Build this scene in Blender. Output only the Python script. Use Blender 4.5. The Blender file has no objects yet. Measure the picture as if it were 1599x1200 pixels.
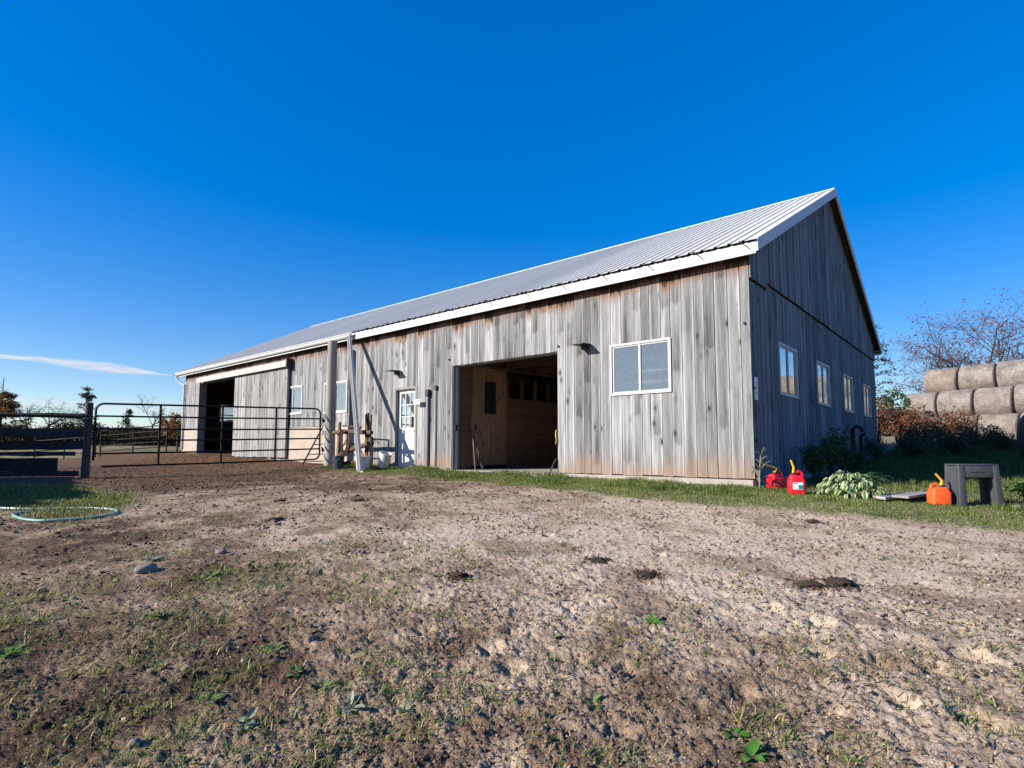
import bpy, bmesh, math, random
import numpy as np
from mathutils import Vector, Matrix, noise as mnoise

scene = bpy.context.scene
COL = scene.collection
random.seed(7)
RNG = np.random.default_rng(11)
R = math.radians

# ------------------------------------------------------------------ camera
CX, CY, CZ = 3.0016, -9.5703, 0.4809
YAW, PITCH, ROLL = 0.7083, 0.0793, 0.0016
cam_d = bpy.data.cameras.new('camera')
cam_d.sensor_width = 36.0
cam_d.lens = 881.47 / 1599 * 36
cam_d.shift_y = 31.57 / 1599
cam_d.clip_start = 0.05
cam_d.clip_end = 4000
cam = bpy.data.objects.new('camera', cam_d)
cam.matrix_world = (Matrix.Translation((CX, CY, CZ)) @ Matrix.Rotation(YAW, 4, 'Z')
                    @ Matrix.Rotation(math.pi / 2 + PITCH, 4, 'X') @ Matrix.Rotation(ROLL, 4, 'Z'))
COL.objects.link(cam)
scene.camera = cam

# ------------------------------------------------------------------ sun and sky
SUN_EL = R(25.0)
LX, LY = 0.50, 0.866                      # horizontal travel of the sunlight
travel = Vector((LX * math.cos(SUN_EL), LY * math.cos(SUN_EL), -math.sin(SUN_EL))).normalized()
sun_d = bpy.data.lights.new('sun', 'SUN')
sun_d.energy = 5.0
sun_d.angle = R(0.5)
sun_d.color = (1.0, 0.93, 0.83)
sun = bpy.data.objects.new('sun', sun_d)
sun.rotation_euler = travel.to_track_quat('-Z', 'Y').to_euler()
sun.location = (-20, -30, 30)
COL.objects.link(sun)

world = bpy.data.worlds.new('World')
scene.world = world
world.use_nodes = True
wt = world.node_tree
wt.nodes.clear()


class NT:
    """small helper for writing node trees"""
    def __init__(self, tree):
        self.t = tree

    def n(self, kind, inputs=None, **props):
        nd = self.t.nodes.new(kind)
        for k, v in props.items():
            setattr(nd, k, v)
        for k, v in (inputs or {}).items():
            self.put(nd.inputs[k], v)
        return nd

    def put(self, sock, v):
        if isinstance(v, bpy.types.NodeSocket):
            self.t.links.new(v, sock)
        elif isinstance(v, bpy.types.Node):
            self.t.links.new(v.outputs[0], sock)
        else:
            sock.default_value = v

    def math(self, op, a, b=None, c=None, clamp=False):
        nd = self.t.nodes.new('ShaderNodeMath')
        nd.operation = op
        nd.use_clamp = clamp
        for i, v in enumerate((a, b, c)):
            if v is not None:
                self.put(nd.inputs[i], v)
        return nd.outputs[0]

    def sstep(self, lo, hi, v):
        nd = self.n('ShaderNodeMapRange', {0: v, 1: lo, 2: hi, 3: 0.0, 4: 1.0}, interpolation_type='SMOOTHSTEP')
        return nd.outputs[0]

    def mix(self, f, a, b, mode='MIX'):
        nd = self.t.nodes.new('ShaderNodeMix')
        nd.data_type = 'RGBA'
        nd.blend_type = mode
        self.put(nd.inputs[0], f)
        self.put(nd.inputs[6], a if not isinstance(a, tuple) else (*a[:3], 1))
        self.put(nd.inputs[7], b if not isinstance(b, tuple) else (*b[:3], 1))
        return nd.outputs[2]

    def noise(self, vec, scale=1.0, detail=3.0, rough=0.55, dist=0.0):
        nd = self.n('ShaderNodeTexNoise', {'Scale': scale, 'Detail': detail, 'Roughness': rough, 'Distortion': dist})
        if vec is not None:
            self.put(nd.inputs['Vector'], vec)
        return nd.outputs['Fac']

    def mapping(self, vec, scale=(1, 1, 1), loc=(0, 0, 0), rot=(0, 0, 0)):
        nd = self.n('ShaderNodeMapping')
        self.put(nd.inputs['Vector'], vec)
        nd.inputs['Scale'].default_value = scale
        nd.inputs['Rotation'].default_value = rot
        if isinstance(loc, tuple):
            nd.inputs['Location'].default_value = loc
        else:
            self.put(nd.inputs['Location'], loc)
        return nd.outputs[0]

    def ramp(self, f, stops, interp='LINEAR'):
        nd = self.t.nodes.new('ShaderNodeValToRGB')
        cr = nd.color_ramp
        cr.interpolation = interp
        while len(cr.elements) < len(stops):
            cr.elements.new(0.5)
        for e, (p, c) in zip(cr.elements, stops):
            e.position = p
            e.color = (*c[:3], 1) if not isinstance(c, float) else (c, c, c, 1)
        self.put(nd.inputs[0], f)
        return nd.outputs[0]


w = NT(wt)
sky = w.n('ShaderNodeTexSky', sky_type='NISHITA')
sky.sun_disc = False
sky.sun_elevation = SUN_EL
sky.sun_rotation = math.atan2(-LX, -LY)
sky.altitude = 300
sky.air_density = 1.0
sky.dust_density = 0.35
sky.ozone_density = 4.0
gm = w.n('ShaderNodeGamma', {'Color': sky, 'Gamma': 0.6})
hs = w.n('ShaderNodeHueSaturation', {'Hue': 0.519, 'Saturation': 1.88, 'Value': 2.3, 'Color': gm})
# thin cirrus: a long streak low in the west and wispy bands along the whole horizon
tc = w.n('ShaderNodeTexCoord')
sep = w.n('ShaderNodeSeparateXYZ', {0: tc.outputs['Generated']})
hyp = w.math('SQRT', w.math('ADD', w.math('MULTIPLY', sep.outputs[0], sep.outputs[0]), w.math('MULTIPLY', sep.outputs[1], sep.outputs[1])))
el = w.math('MULTIPLY', w.math('ARCTAN2', sep.outputs[2], hyp), 57.2958)
az = w.math('MULTIPLY', w.math('ARCTAN2', sep.outputs[1], sep.outputs[0]), 57.2958)
cv = w.n('ShaderNodeCombineXYZ', {0: az, 1: el, 2: 0.0}).outputs[0]
wob = w.math('SUBTRACT', w.noise(w.mapping(cv, (0.25, 0.9, 1)), 1.0, 4.0, 0.6), 0.5)
# streak axis: elevation 7.2 at azimuth 173 falling to 6.0 at 162
axis = w.math('ADD', 6.92, w.math('MULTIPLY', w.math('MAXIMUM', w.math('SUBTRACT', 171.0, az), 0.0), -0.062))
dist = w.math('ABSOLUTE', w.math('SUBTRACT', w.math('ADD', el, w.math('MULTIPLY', wob, 0.25)), axis))
half = w.math('MULTIPLY', w.sstep(160.8, 166.5, az), w.math('ADD', 0.22, w.math('MULTIPLY', w.sstep(173.0, 166.0, az), 0.32)))
streak = w.math('MULTIPLY', w.sstep(1.0, 0.25, w.math('DIVIDE', dist, w.math('ADD', half, 0.01))), w.sstep(160.5, 164.0, az))
fine = w.noise(w.mapping(cv, (0.45, 4.5, 1), (0, 0, 0), (0, 0, -0.06)), 1.6, 6.0, 0.7)
streak = w.math('MULTIPLY', streak, w.math('ADD', 0.12, w.math('MULTIPLY', w.sstep(0.30, 0.62, fine), 0.85)))
band = w.noise(w.mapping(cv, (0.045, 0.75, 1), (3.1, 0.4, 0)), 1.0, 5.0, 0.6)
low = w.math('MULTIPLY', w.sstep(0.42, 0.66, band), w.math('MULTIPLY', w.sstep(4.6, 3.0, el), w.sstep(-0.5, 1.2, el)))
cl = w.math('MAXIMUM', streak, w.math('MULTIPLY', low, 0.75), clamp=True)
skyc = w.mix(cl, hs.outputs[0], (5.4, 5.45, 5.9))
bg = w.n('ShaderNodeBackground', {'Color': skyc, 'Strength': 0.08})
wo = w.n('ShaderNodeOutputWorld', {0: bg.outputs[0]})

scene.view_settings.view_transform = 'Standard'
scene.view_settings.look = 'None'
scene.view_settings.gamma = 1.0
scene.view_settings.exposure = 0.90
scene.view_settings.use_curve_mapping = False


# ------------------------------------------------------------------ helpers
def sst(a, b, x):
    t = np.clip((x - a) / (b - a), 0, 1)
    return t * t * (3 - 2 * t)


FX, FY = -0.65057, 0.75945


def ground_z(x, y):
    """smooth height of the yard (metres)"""
    x = np.asarray(x, float)
    y = np.asarray(y, float)
    D = (x - CX) * FX + (y - CY) * FY
    z = -.2 - .42 * np.clip((8.5 - D) / 7.5, -0.0, 1.15)
    zw = np.interp(x, [-30, -26, -22, -17, -12, -8, 0, 3], [.33, .33, .27, .13, 0., -.05, -.16, -.2])
    wg = np.where(y < 0, np.exp(-(np.minimum(y, 0) / 2.2) ** 2), 1.0) * sst(4., 1., x) * sst(14, 12, y)
    z = z * (1 - wg) + zw * wg
    f = np.maximum(sst(-1.2, .4, x), sst(12.8, 17, y))
    yc = np.clip(y, 0, 40)
    z = z + np.where(yc < 18, .9 * (yc / 18) ** 2, .9 + .03 * (yc - 18)) * f
    z = z + .014 * np.clip(D - 30, 0, 80) * sst(-6, -30, x) + .01 * np.clip(D - 30, 0, 80) * sst(-30, 0, x)
    return z


def gz(x, y):
    return float(ground_z(x, y))


def hash2(ix, iy, seed):
    h = (ix.astype(np.int64) * 374761393 + iy.astype(np.int64) * 668265263 + seed * 1442695041) & 0xFFFFFFFF
    h = ((h ^ (h >> 13)) * 1274126177) & 0xFFFFFFFF
    h = h ^ (h >> 16)
    return (h & 0xFFFF) / 65535.0


def vnoise(x, y, seed=0):
    ix = np.floor(x); iy = np.floor(y)
    fx = x - ix; fy = y - iy
    ux = fx * fx * fx * (fx * (fx * 6 - 15) + 10)
    uy = fy * fy * fy * (fy * (fy * 6 - 15) + 10)
    a = hash2(ix, iy, seed); b = hash2(ix + 1, iy, seed)
    c = hash2(ix, iy + 1, seed); d = hash2(ix + 1, iy + 1, seed)
    return (a * (1 - ux) + b * ux) * (1 - uy) + (c * (1 - ux) + d * ux) * uy


def fbm(x, y, seed=0, octs=4, gain=.5):
    s = 0; amp = 1; tot = 0
    for i in range(octs):
        ca, sa = math.cos(i * 1.1 + .4), math.sin(i * 1.1 + .4)
        s = s + amp * vnoise((x * ca - y * sa) * 2 ** i, (x * sa + y * ca) * 2 ** i, seed + i * 17)
        tot += amp
        amp *= gain
    return s / tot


class MB:
    """collects vertices and faces (world or local coordinates) for ONE mesh"""
    def __init__(self):
        self.v = []
        self.f = []

    def add(self, vs, fs):
        o = len(self.v)
        self.v.extend([tuple(p) for p in vs])
        self.f.extend([tuple(i + o for i in f) for f in fs])
        return self

    def hexa(self, p):
        # p: 8 points, bottom 4 ccw then top 4 ccw
        return self.add(p, [(3, 2, 1, 0), (4, 5, 6, 7), (0, 1, 5, 4), (1, 2, 6, 5), (2, 3, 7, 6), (3, 0, 4, 7)])

    def box(self, x0, x1, y0, y1, z0, z1):
        x0, x1 = min(x0, x1), max(x0, x1); y0, y1 = min(y0, y1), max(y0, y1); z0, z1 = min(z0, z1), max(z0, z1)
        return self.hexa([(x0, y0, z0), (x1, y0, z0), (x1, y1, z0), (x0, y1, z0),
                          (x0, y0, z1), (x1, y0, z1), (x1, y1, z1), (x0, y1, z1)])

    def bar(self, a, b, w, h, up=(0, 0, 1), w2=None, h2=None):
        a = Vector(a); b = Vector(b)
        d = (b - a).normalized()
        s = d.cross(Vector(up))
        if s.length < 1e-4:
            s = d.cross(Vector((1, 0, 0)))
        s.normalize(); u = s.cross(d)
        w2 = w if w2 is None else w2; h2 = h if h2 is None else h2
        pts = []
        for c, ww, hh in ((a, w, h), (b, w2, h2)):
            pts += [c - s * ww / 2 - u * hh / 2, c + s * ww / 2 - u * hh / 2, c + s * ww / 2 + u * hh / 2, c - s * ww / 2 + u * hh / 2]
        return self.hexa(pts)

    def tube(self, pts, r, n=8, cap=True, wob=0.0):
        pts = [Vector(p) for p in pts]
        rs = r if isinstance(r, (list, tuple)) else [r] * len(pts)
        o = len(self.v)
        prev = None
        for i, p in enumerate(pts):
            d = (pts[min(i + 1, len(pts) - 1)] - pts[max(i - 1, 0)]).normalized()
            if prev is None:
                s = d.cross(Vector((0, 0, 1)))
                if s.length < 1e-3:
                    s = d.cross(Vector((0, 1, 0)))
            else:
                s = prev - d * prev.dot(d)
            s.normalize(); prev = s
            u = d.cross(s)
            for k in range(n):
                a = 2 * math.pi * k / n
                rr = rs[i] * (1 + random.uniform(-wob, wob))
                self.v.append(tuple(p + (s * math.cos(a) + u * math.sin(a)) * rr))
        for i in range(len(pts) - 1):
            for k in range(n):
                a = o + i * n + k; b = o + i * n + (k + 1) % n
                self.f.append((a, b, b + n, a + n))
        if cap:
            self.f.append(tuple(o + k for k in reversed(range(n))))
            e = o + (len(pts) - 1) * n
            self.f.append(tuple(e + k for k in range(n)))
        return self

    def lathe(self, prof, c=(0, 0, 0), n=20, squash=1.0):
        o = len(self.v)
        for r, z in prof:
            for k in range(n):
                a = 2 * math.pi * k / n
                self.v.append((c[0] + r * math.cos(a), c[1] + r * math.sin(a) * squash, c[2] + z))
        for i in range(len(prof) - 1):
            for k in range(n):
                a = o + i * n + k; b = o + i * n + (k + 1) % n
                self.f.append((a, b, b + n, a + n))
        return self

    def xf(self, m):
        self.v = [tuple(m @ Vector(p)) for p in self.v]
        return self

    def merge(self, other):
        return self.add(other.v, other.f)

    def bev(self, width, seg=2):
        bm = bmesh.new()
        vs = [bm.verts.new(p) for p in self.v]
        for f in self.f:
            try:
                bm.faces.new([vs[i] for i in f])
            except ValueError:
                pass
        bmesh.ops.recalc_face_normals(bm, faces=bm.faces)
        es = [e for e in bm.edges if len(e.link_faces) == 2 and e.calc_face_angle(0) > 0.35]
        bmesh.ops.bevel(bm, geom=es, offset=width, segments=seg, profile=0.5, affect='EDGES', clamp_overlap=True)
        bm.verts.index_update()
        self.v = [tuple(v.co) for v in bm.verts]
        self.f = [tuple(v.index for v in f.verts) for f in bm.faces]
        bm.free()
        return self

    def mesh(self, name, mat, origin=(0, 0, 0), smooth=False):
        me = bpy.data.meshes.new(name)
        ox, oy, oz = origin
        me.from_pydata([(p[0] - ox, p[1] - oy, p[2] - oz) for p in self.v], [], self.f)
        if mat:
            me.materials.append(mat)
        if smooth:
            me.polygons.foreach_set('use_smooth', [True] * len(me.polygons))
            me.set_sharp_from_angle(angle=R(40))
        return me

    def build(self, name, mat, parent=None, origin=None, smooth=False, kind=None):
        """links the collected shape as ONE object; vertices are world coordinates"""
        base = Vector((0, 0, 0))
        p = parent
        while p is not None:
            base += p.location
            p = p.parent
        org = Vector(origin) if origin is not None else base.copy()
        o = bpy.data.objects.new(name, self.mesh(name, mat, org, smooth))
        o.location = org - base
        o.parent = parent
        if kind:
            o['kind'] = kind
        COL.objects.link(o)
        return o


def thing(name, label, cat, loc=(0, 0, 0), group=None):
    o = bpy.data.objects.new(name, None)
    o.empty_display_size = 0.2
    o.location = loc
    COL.objects.link(o)
    return tag(o, label, cat, group)


def tag(o, label, cat, group=None):
    o['label'] = label
    o['category'] = cat
    if group:
        o['group'] = group
    return o


def link_mesh(name, me, parent=None, mat4=None):
    o = bpy.data.objects.new(name, me)
    if mat4 is not None:
        o.matrix_local = mat4
    o.parent = parent
    COL.objects.link(o)
    return o


def copy_tree(o, loc, rotz=None, parent=None):
    c = o.copy()
    COL.objects.link(c)
    c.parent = parent
    if loc is not None:
        c.location = loc
    if rotz is not None:
        c.rotation_euler = (0, 0, rotz)
    for ch in list(o.children):
        copy_tree(ch, None, None, c)
    return c


def mesh_np(name, V, F, mat, col=None, attrs=None, kind=None, smooth=False):
    """a mesh object out of numpy arrays: V (n,3), F (m,3|4)"""
    me = bpy.data.meshes.new(name)
    me.vertices.add(len(V))
    me.vertices.foreach_set('co', np.ascontiguousarray(V, np.float32).ravel())
    k = F.shape[1]
    me.loops.add(F.size)
    me.loops.foreach_set('vertex_index', np.ascontiguousarray(F, np.int32).ravel())
    me.polygons.add(len(F))
    me.polygons.foreach_set('loop_start', np.arange(0, F.size, k, dtype=np.int32))
    if smooth:
        me.polygons.foreach_set('use_smooth', np.ones(len(F), bool))
    me.update(calc_edges=True)
    if col is not None:
        a = me.attributes.new('tint', 'FLOAT_COLOR', 'POINT')
        c4 = np.ones((len(V), 4), np.float32); c4[:, :3] = col
        a.data.foreach_set('color', c4.ravel())
    for nm, arr in (attrs or {}).items():
        a = me.attributes.new(nm, 'FLOAT', 'POINT')
        a.data.foreach_set('value', np.ascontiguousarray(arr, np.float32))
    me.materials.append(mat)
    o = bpy.data.objects.new(name, me)
    if kind:
        o['kind'] = kind
    COL.objects.link(o)
    return o


# ------------------------------------------------------------------ materials
def new_mat(name):
    m = bpy.data.materials.new(name)
    m.use_nodes = True
    m.node_tree.nodes.clear()
    return m, NT(m.node_tree)


def finish(t, col, rough=.8, bump=None, bstr=.3, bdist=.01, metal=0.0, spec=.3, **extra):
    b = t.n('ShaderNodeBsdfPrincipled')
    t.put(b.inputs['Base Color'], col if not isinstance(col, tuple) else (*col[:3], 1))
    t.put(b.inputs['Roughness'], rough)
    t.put(b.inputs['Metallic'], metal)
    t.put(b.inputs['Specular IOR Level'], spec)
    for k, v in extra.items():
        t.put(b.inputs[k.replace('_', ' ')], v)
    if bump is not None:
        bp = t.n('ShaderNodeBump', {'Strength': bstr, 'Distance': bdist, 'Height': bump})
        t.put(b.inputs['Normal'], bp)
    t.n('ShaderNodeOutputMaterial', {0: b.outputs[0]})
    return b


def simple(name, col, rough=.6, var=.15, scale=6.0, metal=0.0, spec=.4, bstr=.15, bdist=.004):
    """painted or moulded surface with slight soiling"""
    m, t = new_mat(name)
    tc = t.n('ShaderNodeTexCoord').outputs['Object']
    a = t.noise(tc, scale, 5, .6)
    b = t.noise(tc, scale * 9, 3, .6)
    f = t.math('ADD', t.math('MULTIPLY', a, .7), t.math('MULTIPLY', b, .3))
    lo = tuple(c * (1 - var * 1.6) for c in col); hi = tuple(min(1, c * (1 + var)) for c in col)
    c = t.ramp(f, [(.3, lo), (.52, col), (.75, hi)])
    finish(t, c, t.math('ADD', rough - .1, t.math('MULTIPLY', a, .2)), b, bstr, bdist, metal, spec)
    return m


def wood(name, dark=(.066, .066, .067), mid=(.226, .227, .230), light=(.375, .376, .378), axis='Z', stain_shade=None, foot=None,
         knots=True, bstr=.55, warm=.0, vary=.34, flat=None, smudge=0.0):
    """weathered board: long grain, knots, dark weather streaks; every object gets its own tone"""
    m, t = new_mat(name)
    tc = t.n('ShaderNodeTexCoord').outputs['Object']
    oi = t.n('ShaderNodeObjectInfo').outputs['Random']
    off = t.n('ShaderNodeCombineXYZ', {0: t.math('MULTIPLY', oi, 37.0), 1: t.math('MULTIPLY', oi, 91.0), 2: t.math('MULTIPLY', oi, 53.0)}).outputs[0]
    s = {'X': (1, 0, 0), 'Y': (0, 1, 0), 'Z': (0, 0, 1)}[axis]

    def sc(a, l):
        return tuple(l if q else a for q in s)
    wobv = t.n('ShaderNodeVectorMath', {0: tc, 1: t.n('ShaderNodeVectorMath', {0: t.n('ShaderNodeTexNoise', {'Vector': t.mapping(tc, sc(5, 1.6), off), 'Scale': 1.0, 'Detail': 2.0}).outputs['Color'], 1: (.035, .035, .0)}, operation='MULTIPLY').outputs[0]}, operation='ADD').outputs[0]
    g1 = t.noise(t.mapping(wobv, sc(85, 2.2), off), 1.0, 6, .68)
    g2 = t.noise(t.mapping(wobv, sc(24, 1.1), off), 1.0, 7, .68)
    g3 = t.noise(t.mapping(wobv, sc(8, .65), off), 1.0, 7, .64)
    tone = t.math('SUBTRACT', oi, .5)
    g0 = t.noise(t.mapping(wobv, sc(15, .28), off), 1.0, 3, .55)
    f = t.math('ADD', t.math('MULTIPLY', g1, .42), t.math('MULTIPLY', g2, .45))
    f = t.math('ADD', f, t.math('MULTIPLY', g3, .75))
    f = t.math('ADD', f, t.math('MULTIPLY', g0, .45))
    f = t.math('ADD', f, t.math('MULTIPLY', tone, vary))
    f = t.math('ADD', t.math('MULTIPLY', t.math('SUBTRACT', f, 1.04), .80), .52)
    if smudge:
        so = t.n('ShaderNodeSeparateXYZ', {0: tc})
        run = so.outputs[2]
        acr = so.outputs[1 if flat == 'X' else 0]
        q = t.math('ADD', t.math('MULTIPLY', run, .78), t.math('ADD', t.math('MULTIPLY', oi, 13.0), t.math('MULTIPLY', g3, .35)))
        saw = t.math('FRACT', q)
        amp = t.sstep(.42, .62, t.noise(t.n('ShaderNodeCombineXYZ', {0: t.math('FLOOR', q), 1: t.math('MULTIPLY', oi, 77.0), 2: 0.0}).outputs[0], 3.7, 0))
        inv = t.math('SUBTRACT', 1.0, saw)
        dk = t.math('MULTIPLY', t.math('MULTIPLY', t.math('MULTIPLY', inv, inv), t.sstep(.0, .07, saw)), amp)
        mid_ = t.sstep(.105, .02, t.math('ABSOLUTE', acr))
        f = t.math('SUBTRACT', f, t.math('MULTIPLY', t.math('MULTIPLY', dk, t.math('ADD', .35, t.math('MULTIPLY', mid_, .65))), smudge))
        f = t.math('ADD', f, t.math('MULTIPLY', t.math('SUBTRACT', t.sstep(.05, .098, t.math('ABSOLUTE', t.math('ADD', acr, t.math('MULTIPLY', t.math('SUBTRACT', g3, .5), .06)))), .35), .16))
    col = t.ramp(f, [(.22, dark), (.40, tuple(.45 * a + .55 * b for a, b in zip(dark, mid))), (.53, mid), (.74, light)])
    hgt = t.math('ADD', t.math('MULTIPLY', g1, .7), t.math('MULTIPLY', g2, .4))
    # checks: thin dark cracks along the grain
    ck = t.noise(t.mapping(wobv, sc(60, .55), off), 1.0, 2, .5)
    crack = t.math('MULTIPLY', t.sstep(.655, .70, ck), .55)
    col = t.mix(crack, col, tuple(c * .38 for c in dark))
    if knots:
        vo = t.n('ShaderNodeTexVoronoi', {'Vector': t.mapping(wobv, ((0 if flat == 'X' else 5.2), (0 if flat == 'Y' else 5.2), 2.6) if flat else sc(5.2, 2.6), off), 'Scale': 1.0, 'Randomness': 1.0})
        d = vo.outputs['Distance']
        pick = t.n('ShaderNodeSeparateColor', {0: vo.outputs['Color']}).outputs[0]
        on = t.math('GREATER_THAN', pick, .58 if flat else .52)
        rings = t.math('ADD', .5, t.math('MULTIPLY', t.math('SINE', t.math('MULTIPLY', d, 150.0)), .5))
        halo = t.math('MULTIPLY', on, t.sstep(.36, .12, d))
        core = t.math('MULTIPLY', on, t.sstep(.15, .09, d))
        col = t.mix(t.math('MULTIPLY', halo, t.math('ADD', .22, t.math('MULTIPLY', rings, .45))), col, tuple(c * .8 for c in dark))
        col = t.mix(t.math('MULTIPLY', core, .92), col, tuple(c * .45 for c in dark))
    if warm:
        col = t.mix(warm, col, (.42, .27, .15), 'MULTIPLY')
    if stain_shade or foot:
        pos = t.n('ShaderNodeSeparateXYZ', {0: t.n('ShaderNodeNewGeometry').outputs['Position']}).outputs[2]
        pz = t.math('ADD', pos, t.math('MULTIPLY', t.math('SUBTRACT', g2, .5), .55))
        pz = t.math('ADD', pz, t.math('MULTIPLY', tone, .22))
        if stain_shade:
            a = t.sstep(stain_shade - .10, stain_shade + .17, pz)
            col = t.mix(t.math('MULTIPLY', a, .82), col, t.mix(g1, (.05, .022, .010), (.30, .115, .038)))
            col = t.mix(t.math('MULTIPLY', t.sstep(stain_shade + .09, stain_shade + .19, pz), .92), col, (.022, .014, .01))  # painted eave shadow: near-black band above the orange stain
        if foot:
            a = t.sstep(foot, .0, pz)
            col = t.mix(t.math('MULTIPLY', a, .62), col, t.mix(g2, (.17, .10, .06), (.36, .24, .155)))
    finish(t, col, .85, hgt, bstr, .006, 0, .18)
    return m


M = {}
M['board'] = wood('weathered barn board', stain_shade=3.45, foot=.50, vary=.26, flat='Y', smudge=.20)
M['gable'] = wood('weathered shade-tinted gable board', dark=(.050, .055, .060), mid=(.150, .168, .186), light=(.24, .262, .285), vary=.26, flat='X', smudge=.25)  # same wood as the front; shade's darker, bluer cast is put into these colours
M['plank'] = wood('sliding door plank', dark=(.09, .086, .084), mid=(.25, .245, .24), light=(.39, .385, .38), vary=.22, flat='Y', smudge=.15)
M['jamb'] = wood('door jamb wood', dark=(.09, .085, .08), mid=(.2, .19, .18), light=(.3, .29, .28), knots=False)
M['post'] = wood('weathered round post', dark=(.06, .056, .05), mid=(.20, .185, .165), light=(.34, .32, .29), knots=True, bstr=.9)
M['rail'] = wood('old fence rail', dark=(.018, .016, .014), mid=(.045, .040, .035), light=(.10, .09, .078), axis='X', knots=False, bstr=.9)
M['log'] = wood('brown rough log', dark=(.03, .019, .012), mid=(.08, .052, .032), light=(.15, .10, .065), axis='X', knots=False)
M['stick'] = wood('grey brown stake', dark=(.06, .045, .033), mid=(.16, .125, .092), light=(.26, .21, .165), knots=False)
M['plywood'] = wood('bare plywood', dark=(.16, .098, .05), mid=(.30, .195, .11), light=(.40, .27, .16), knots=True, bstr=.1, vary=.15)
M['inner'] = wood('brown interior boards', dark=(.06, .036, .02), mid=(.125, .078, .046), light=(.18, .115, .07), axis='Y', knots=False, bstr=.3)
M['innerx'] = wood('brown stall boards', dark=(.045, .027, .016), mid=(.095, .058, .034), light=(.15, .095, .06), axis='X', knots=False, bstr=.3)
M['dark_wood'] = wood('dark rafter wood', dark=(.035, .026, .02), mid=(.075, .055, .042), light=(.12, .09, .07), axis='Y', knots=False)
M['ground_plank'] = wood('grey ground plank', dark=(.12, .11, .105), mid=(.26, .245, .235), light=(.36, .34, .33), axis='X', knots=False)
M['white'] = simple('weathered white metal', (.52, .51, .50), .5, .06, 3.0)
M['gutter_white'] = simple('old white gutter', (.50, .50, .50), .45, .12, 5.0)
M['frame_white'] = simple('white vinyl frame', (.42, .42, .42), .45, .08, 8.0)
M['door_white'] = simple('white painted door', (.62, .62, .62), .5, .05, 4.0)
M['track'] = simple('pale grey track cover', (.36, .345, .32), .6, .12, 3.0)
M['concrete'] = simple('pale concrete', (.32, .285, .25), .9, .22, 4.0, bstr=.5, bdist=.01)
M['stem'] = simple('whitewashed concrete', (.36, .30, .25), .9, .16, 3.0, bstr=.4, bdist=.01)
M['black_metal'] = simple('black painted tube', (.009, .008, .008), .6, .3, 9.0, spec=.15)
M['rust'] = simple('rusty iron', (.10, .05, .03), .8, .4, 12.0)
M['dark'] = simple('dark plastic', (.018, .018, .02), .5, .2, 9.0)
M['galv'] = simple('grey conduit', (.16, .155, .15), .5, .2, 9.0)
M['navy_pail'] = simple('dark blue bucket', (.025, .035, .055), .45, .2, 7.0)
M['white_pail'] = simple('dirty white bucket', (.62, .62, .60), .5, .15, 5.0)
M['red_can'] = simple('red can plastic', (.62, .012, .022), .38, .1, 9.0)
M['orange_can'] = simple('faded orange can plastic', (.80, .10, .022), .42, .1, 9.0)
M['yellow'] = simple('yellow spout plastic', (.62, .33, .02), .4, .15, 9.0)
M['stool'] = simple('charcoal grey plastic', (.050, .053, .060), .62, .14, 14.0, bstr=.3, bdist=.002)
M['hose'] = simple('pale green hose', (.20, .36, .30), .4, .12, 9.0)
M['rope'] = simple('yellow rope', (.62, .48, .05), .7, .2, 30.0)
M['teal'] = simple('teal print', (.03, .20, .20), .5, .1, 9.0)
M['label_white'] = simple('white sticker', (.75, .76, .78), .5, .04, 9.0)
M['print_grey'] = simple('grey print', (.25, .26, .28), .5, .05, 9.0)
M['stone'] = simple('field stone', (.20, .175, .155), .9, .3, 9.0, bstr=.6, bdist=.01)
M['dung'] = simple('dried dung', (.045, .030, .020), .95, .5, 22.0, bstr=.8, bdist=.015)


def mat_roof():
    m, t = new_mat('galvanised roof sheet')
    oi = t.n('ShaderNodeObjectInfo').outputs['Random']
    tc = t.n('ShaderNodeTexCoord').outputs['Object']
    a = t.noise(t.mapping(tc, (1.5, .35, 1)), 2.0, 4, .6)
    f = t.math('ADD', t.math('MULTIPLY', a, .5), t.math('MULTIPLY', oi, .3))
    c = t.ramp(f, [(.1, (.49, .48, .45)), (.5, (.56, .55, .515)), (.8, (.61, .60, .565))])
    finish(t, c, .6, a, .05, .01, 0.0, .12)
    return m


M['roof'] = mat_roof()


def mat_glass(name, dust, dcol=(.35, .42, .5), clear=.8):
    m, t = new_mat(name)
    lw = t.n('ShaderNodeFresnel', {'IOR': 1.5}).outputs[0]
    tr = t.n('ShaderNodeBsdfTransparent', {0: (clear, clear, clear, 1)})
    gl = t.n('ShaderNodeBsdfGlossy', {'Color': (.95, .95, .95, 1), 'Roughness': .01})
    df = t.n('ShaderNodeBsdfDiffuse', {'Color': (*dcol, 1)})
    tc = t.n('ShaderNodeTexCoord').outputs['Object']
    d = t.math('MULTIPLY', t.math('ADD', .25, t.math('MULTIPLY', t.noise(tc, 5.0, 6, .7), .5)), dust * 2)
    a = t.n('ShaderNodeMixShader', {0: d, 1: tr.outputs[0], 2: df.outputs[0]})
    b = t.n('ShaderNodeMixShader', {0: t.math('MULTIPLY', lw, 2.2, clamp=True), 1: a.outputs[0], 2: gl.outputs[0]})
    t.n('ShaderNodeOutputMaterial', {0: b.outputs[0]})
    return m


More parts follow.
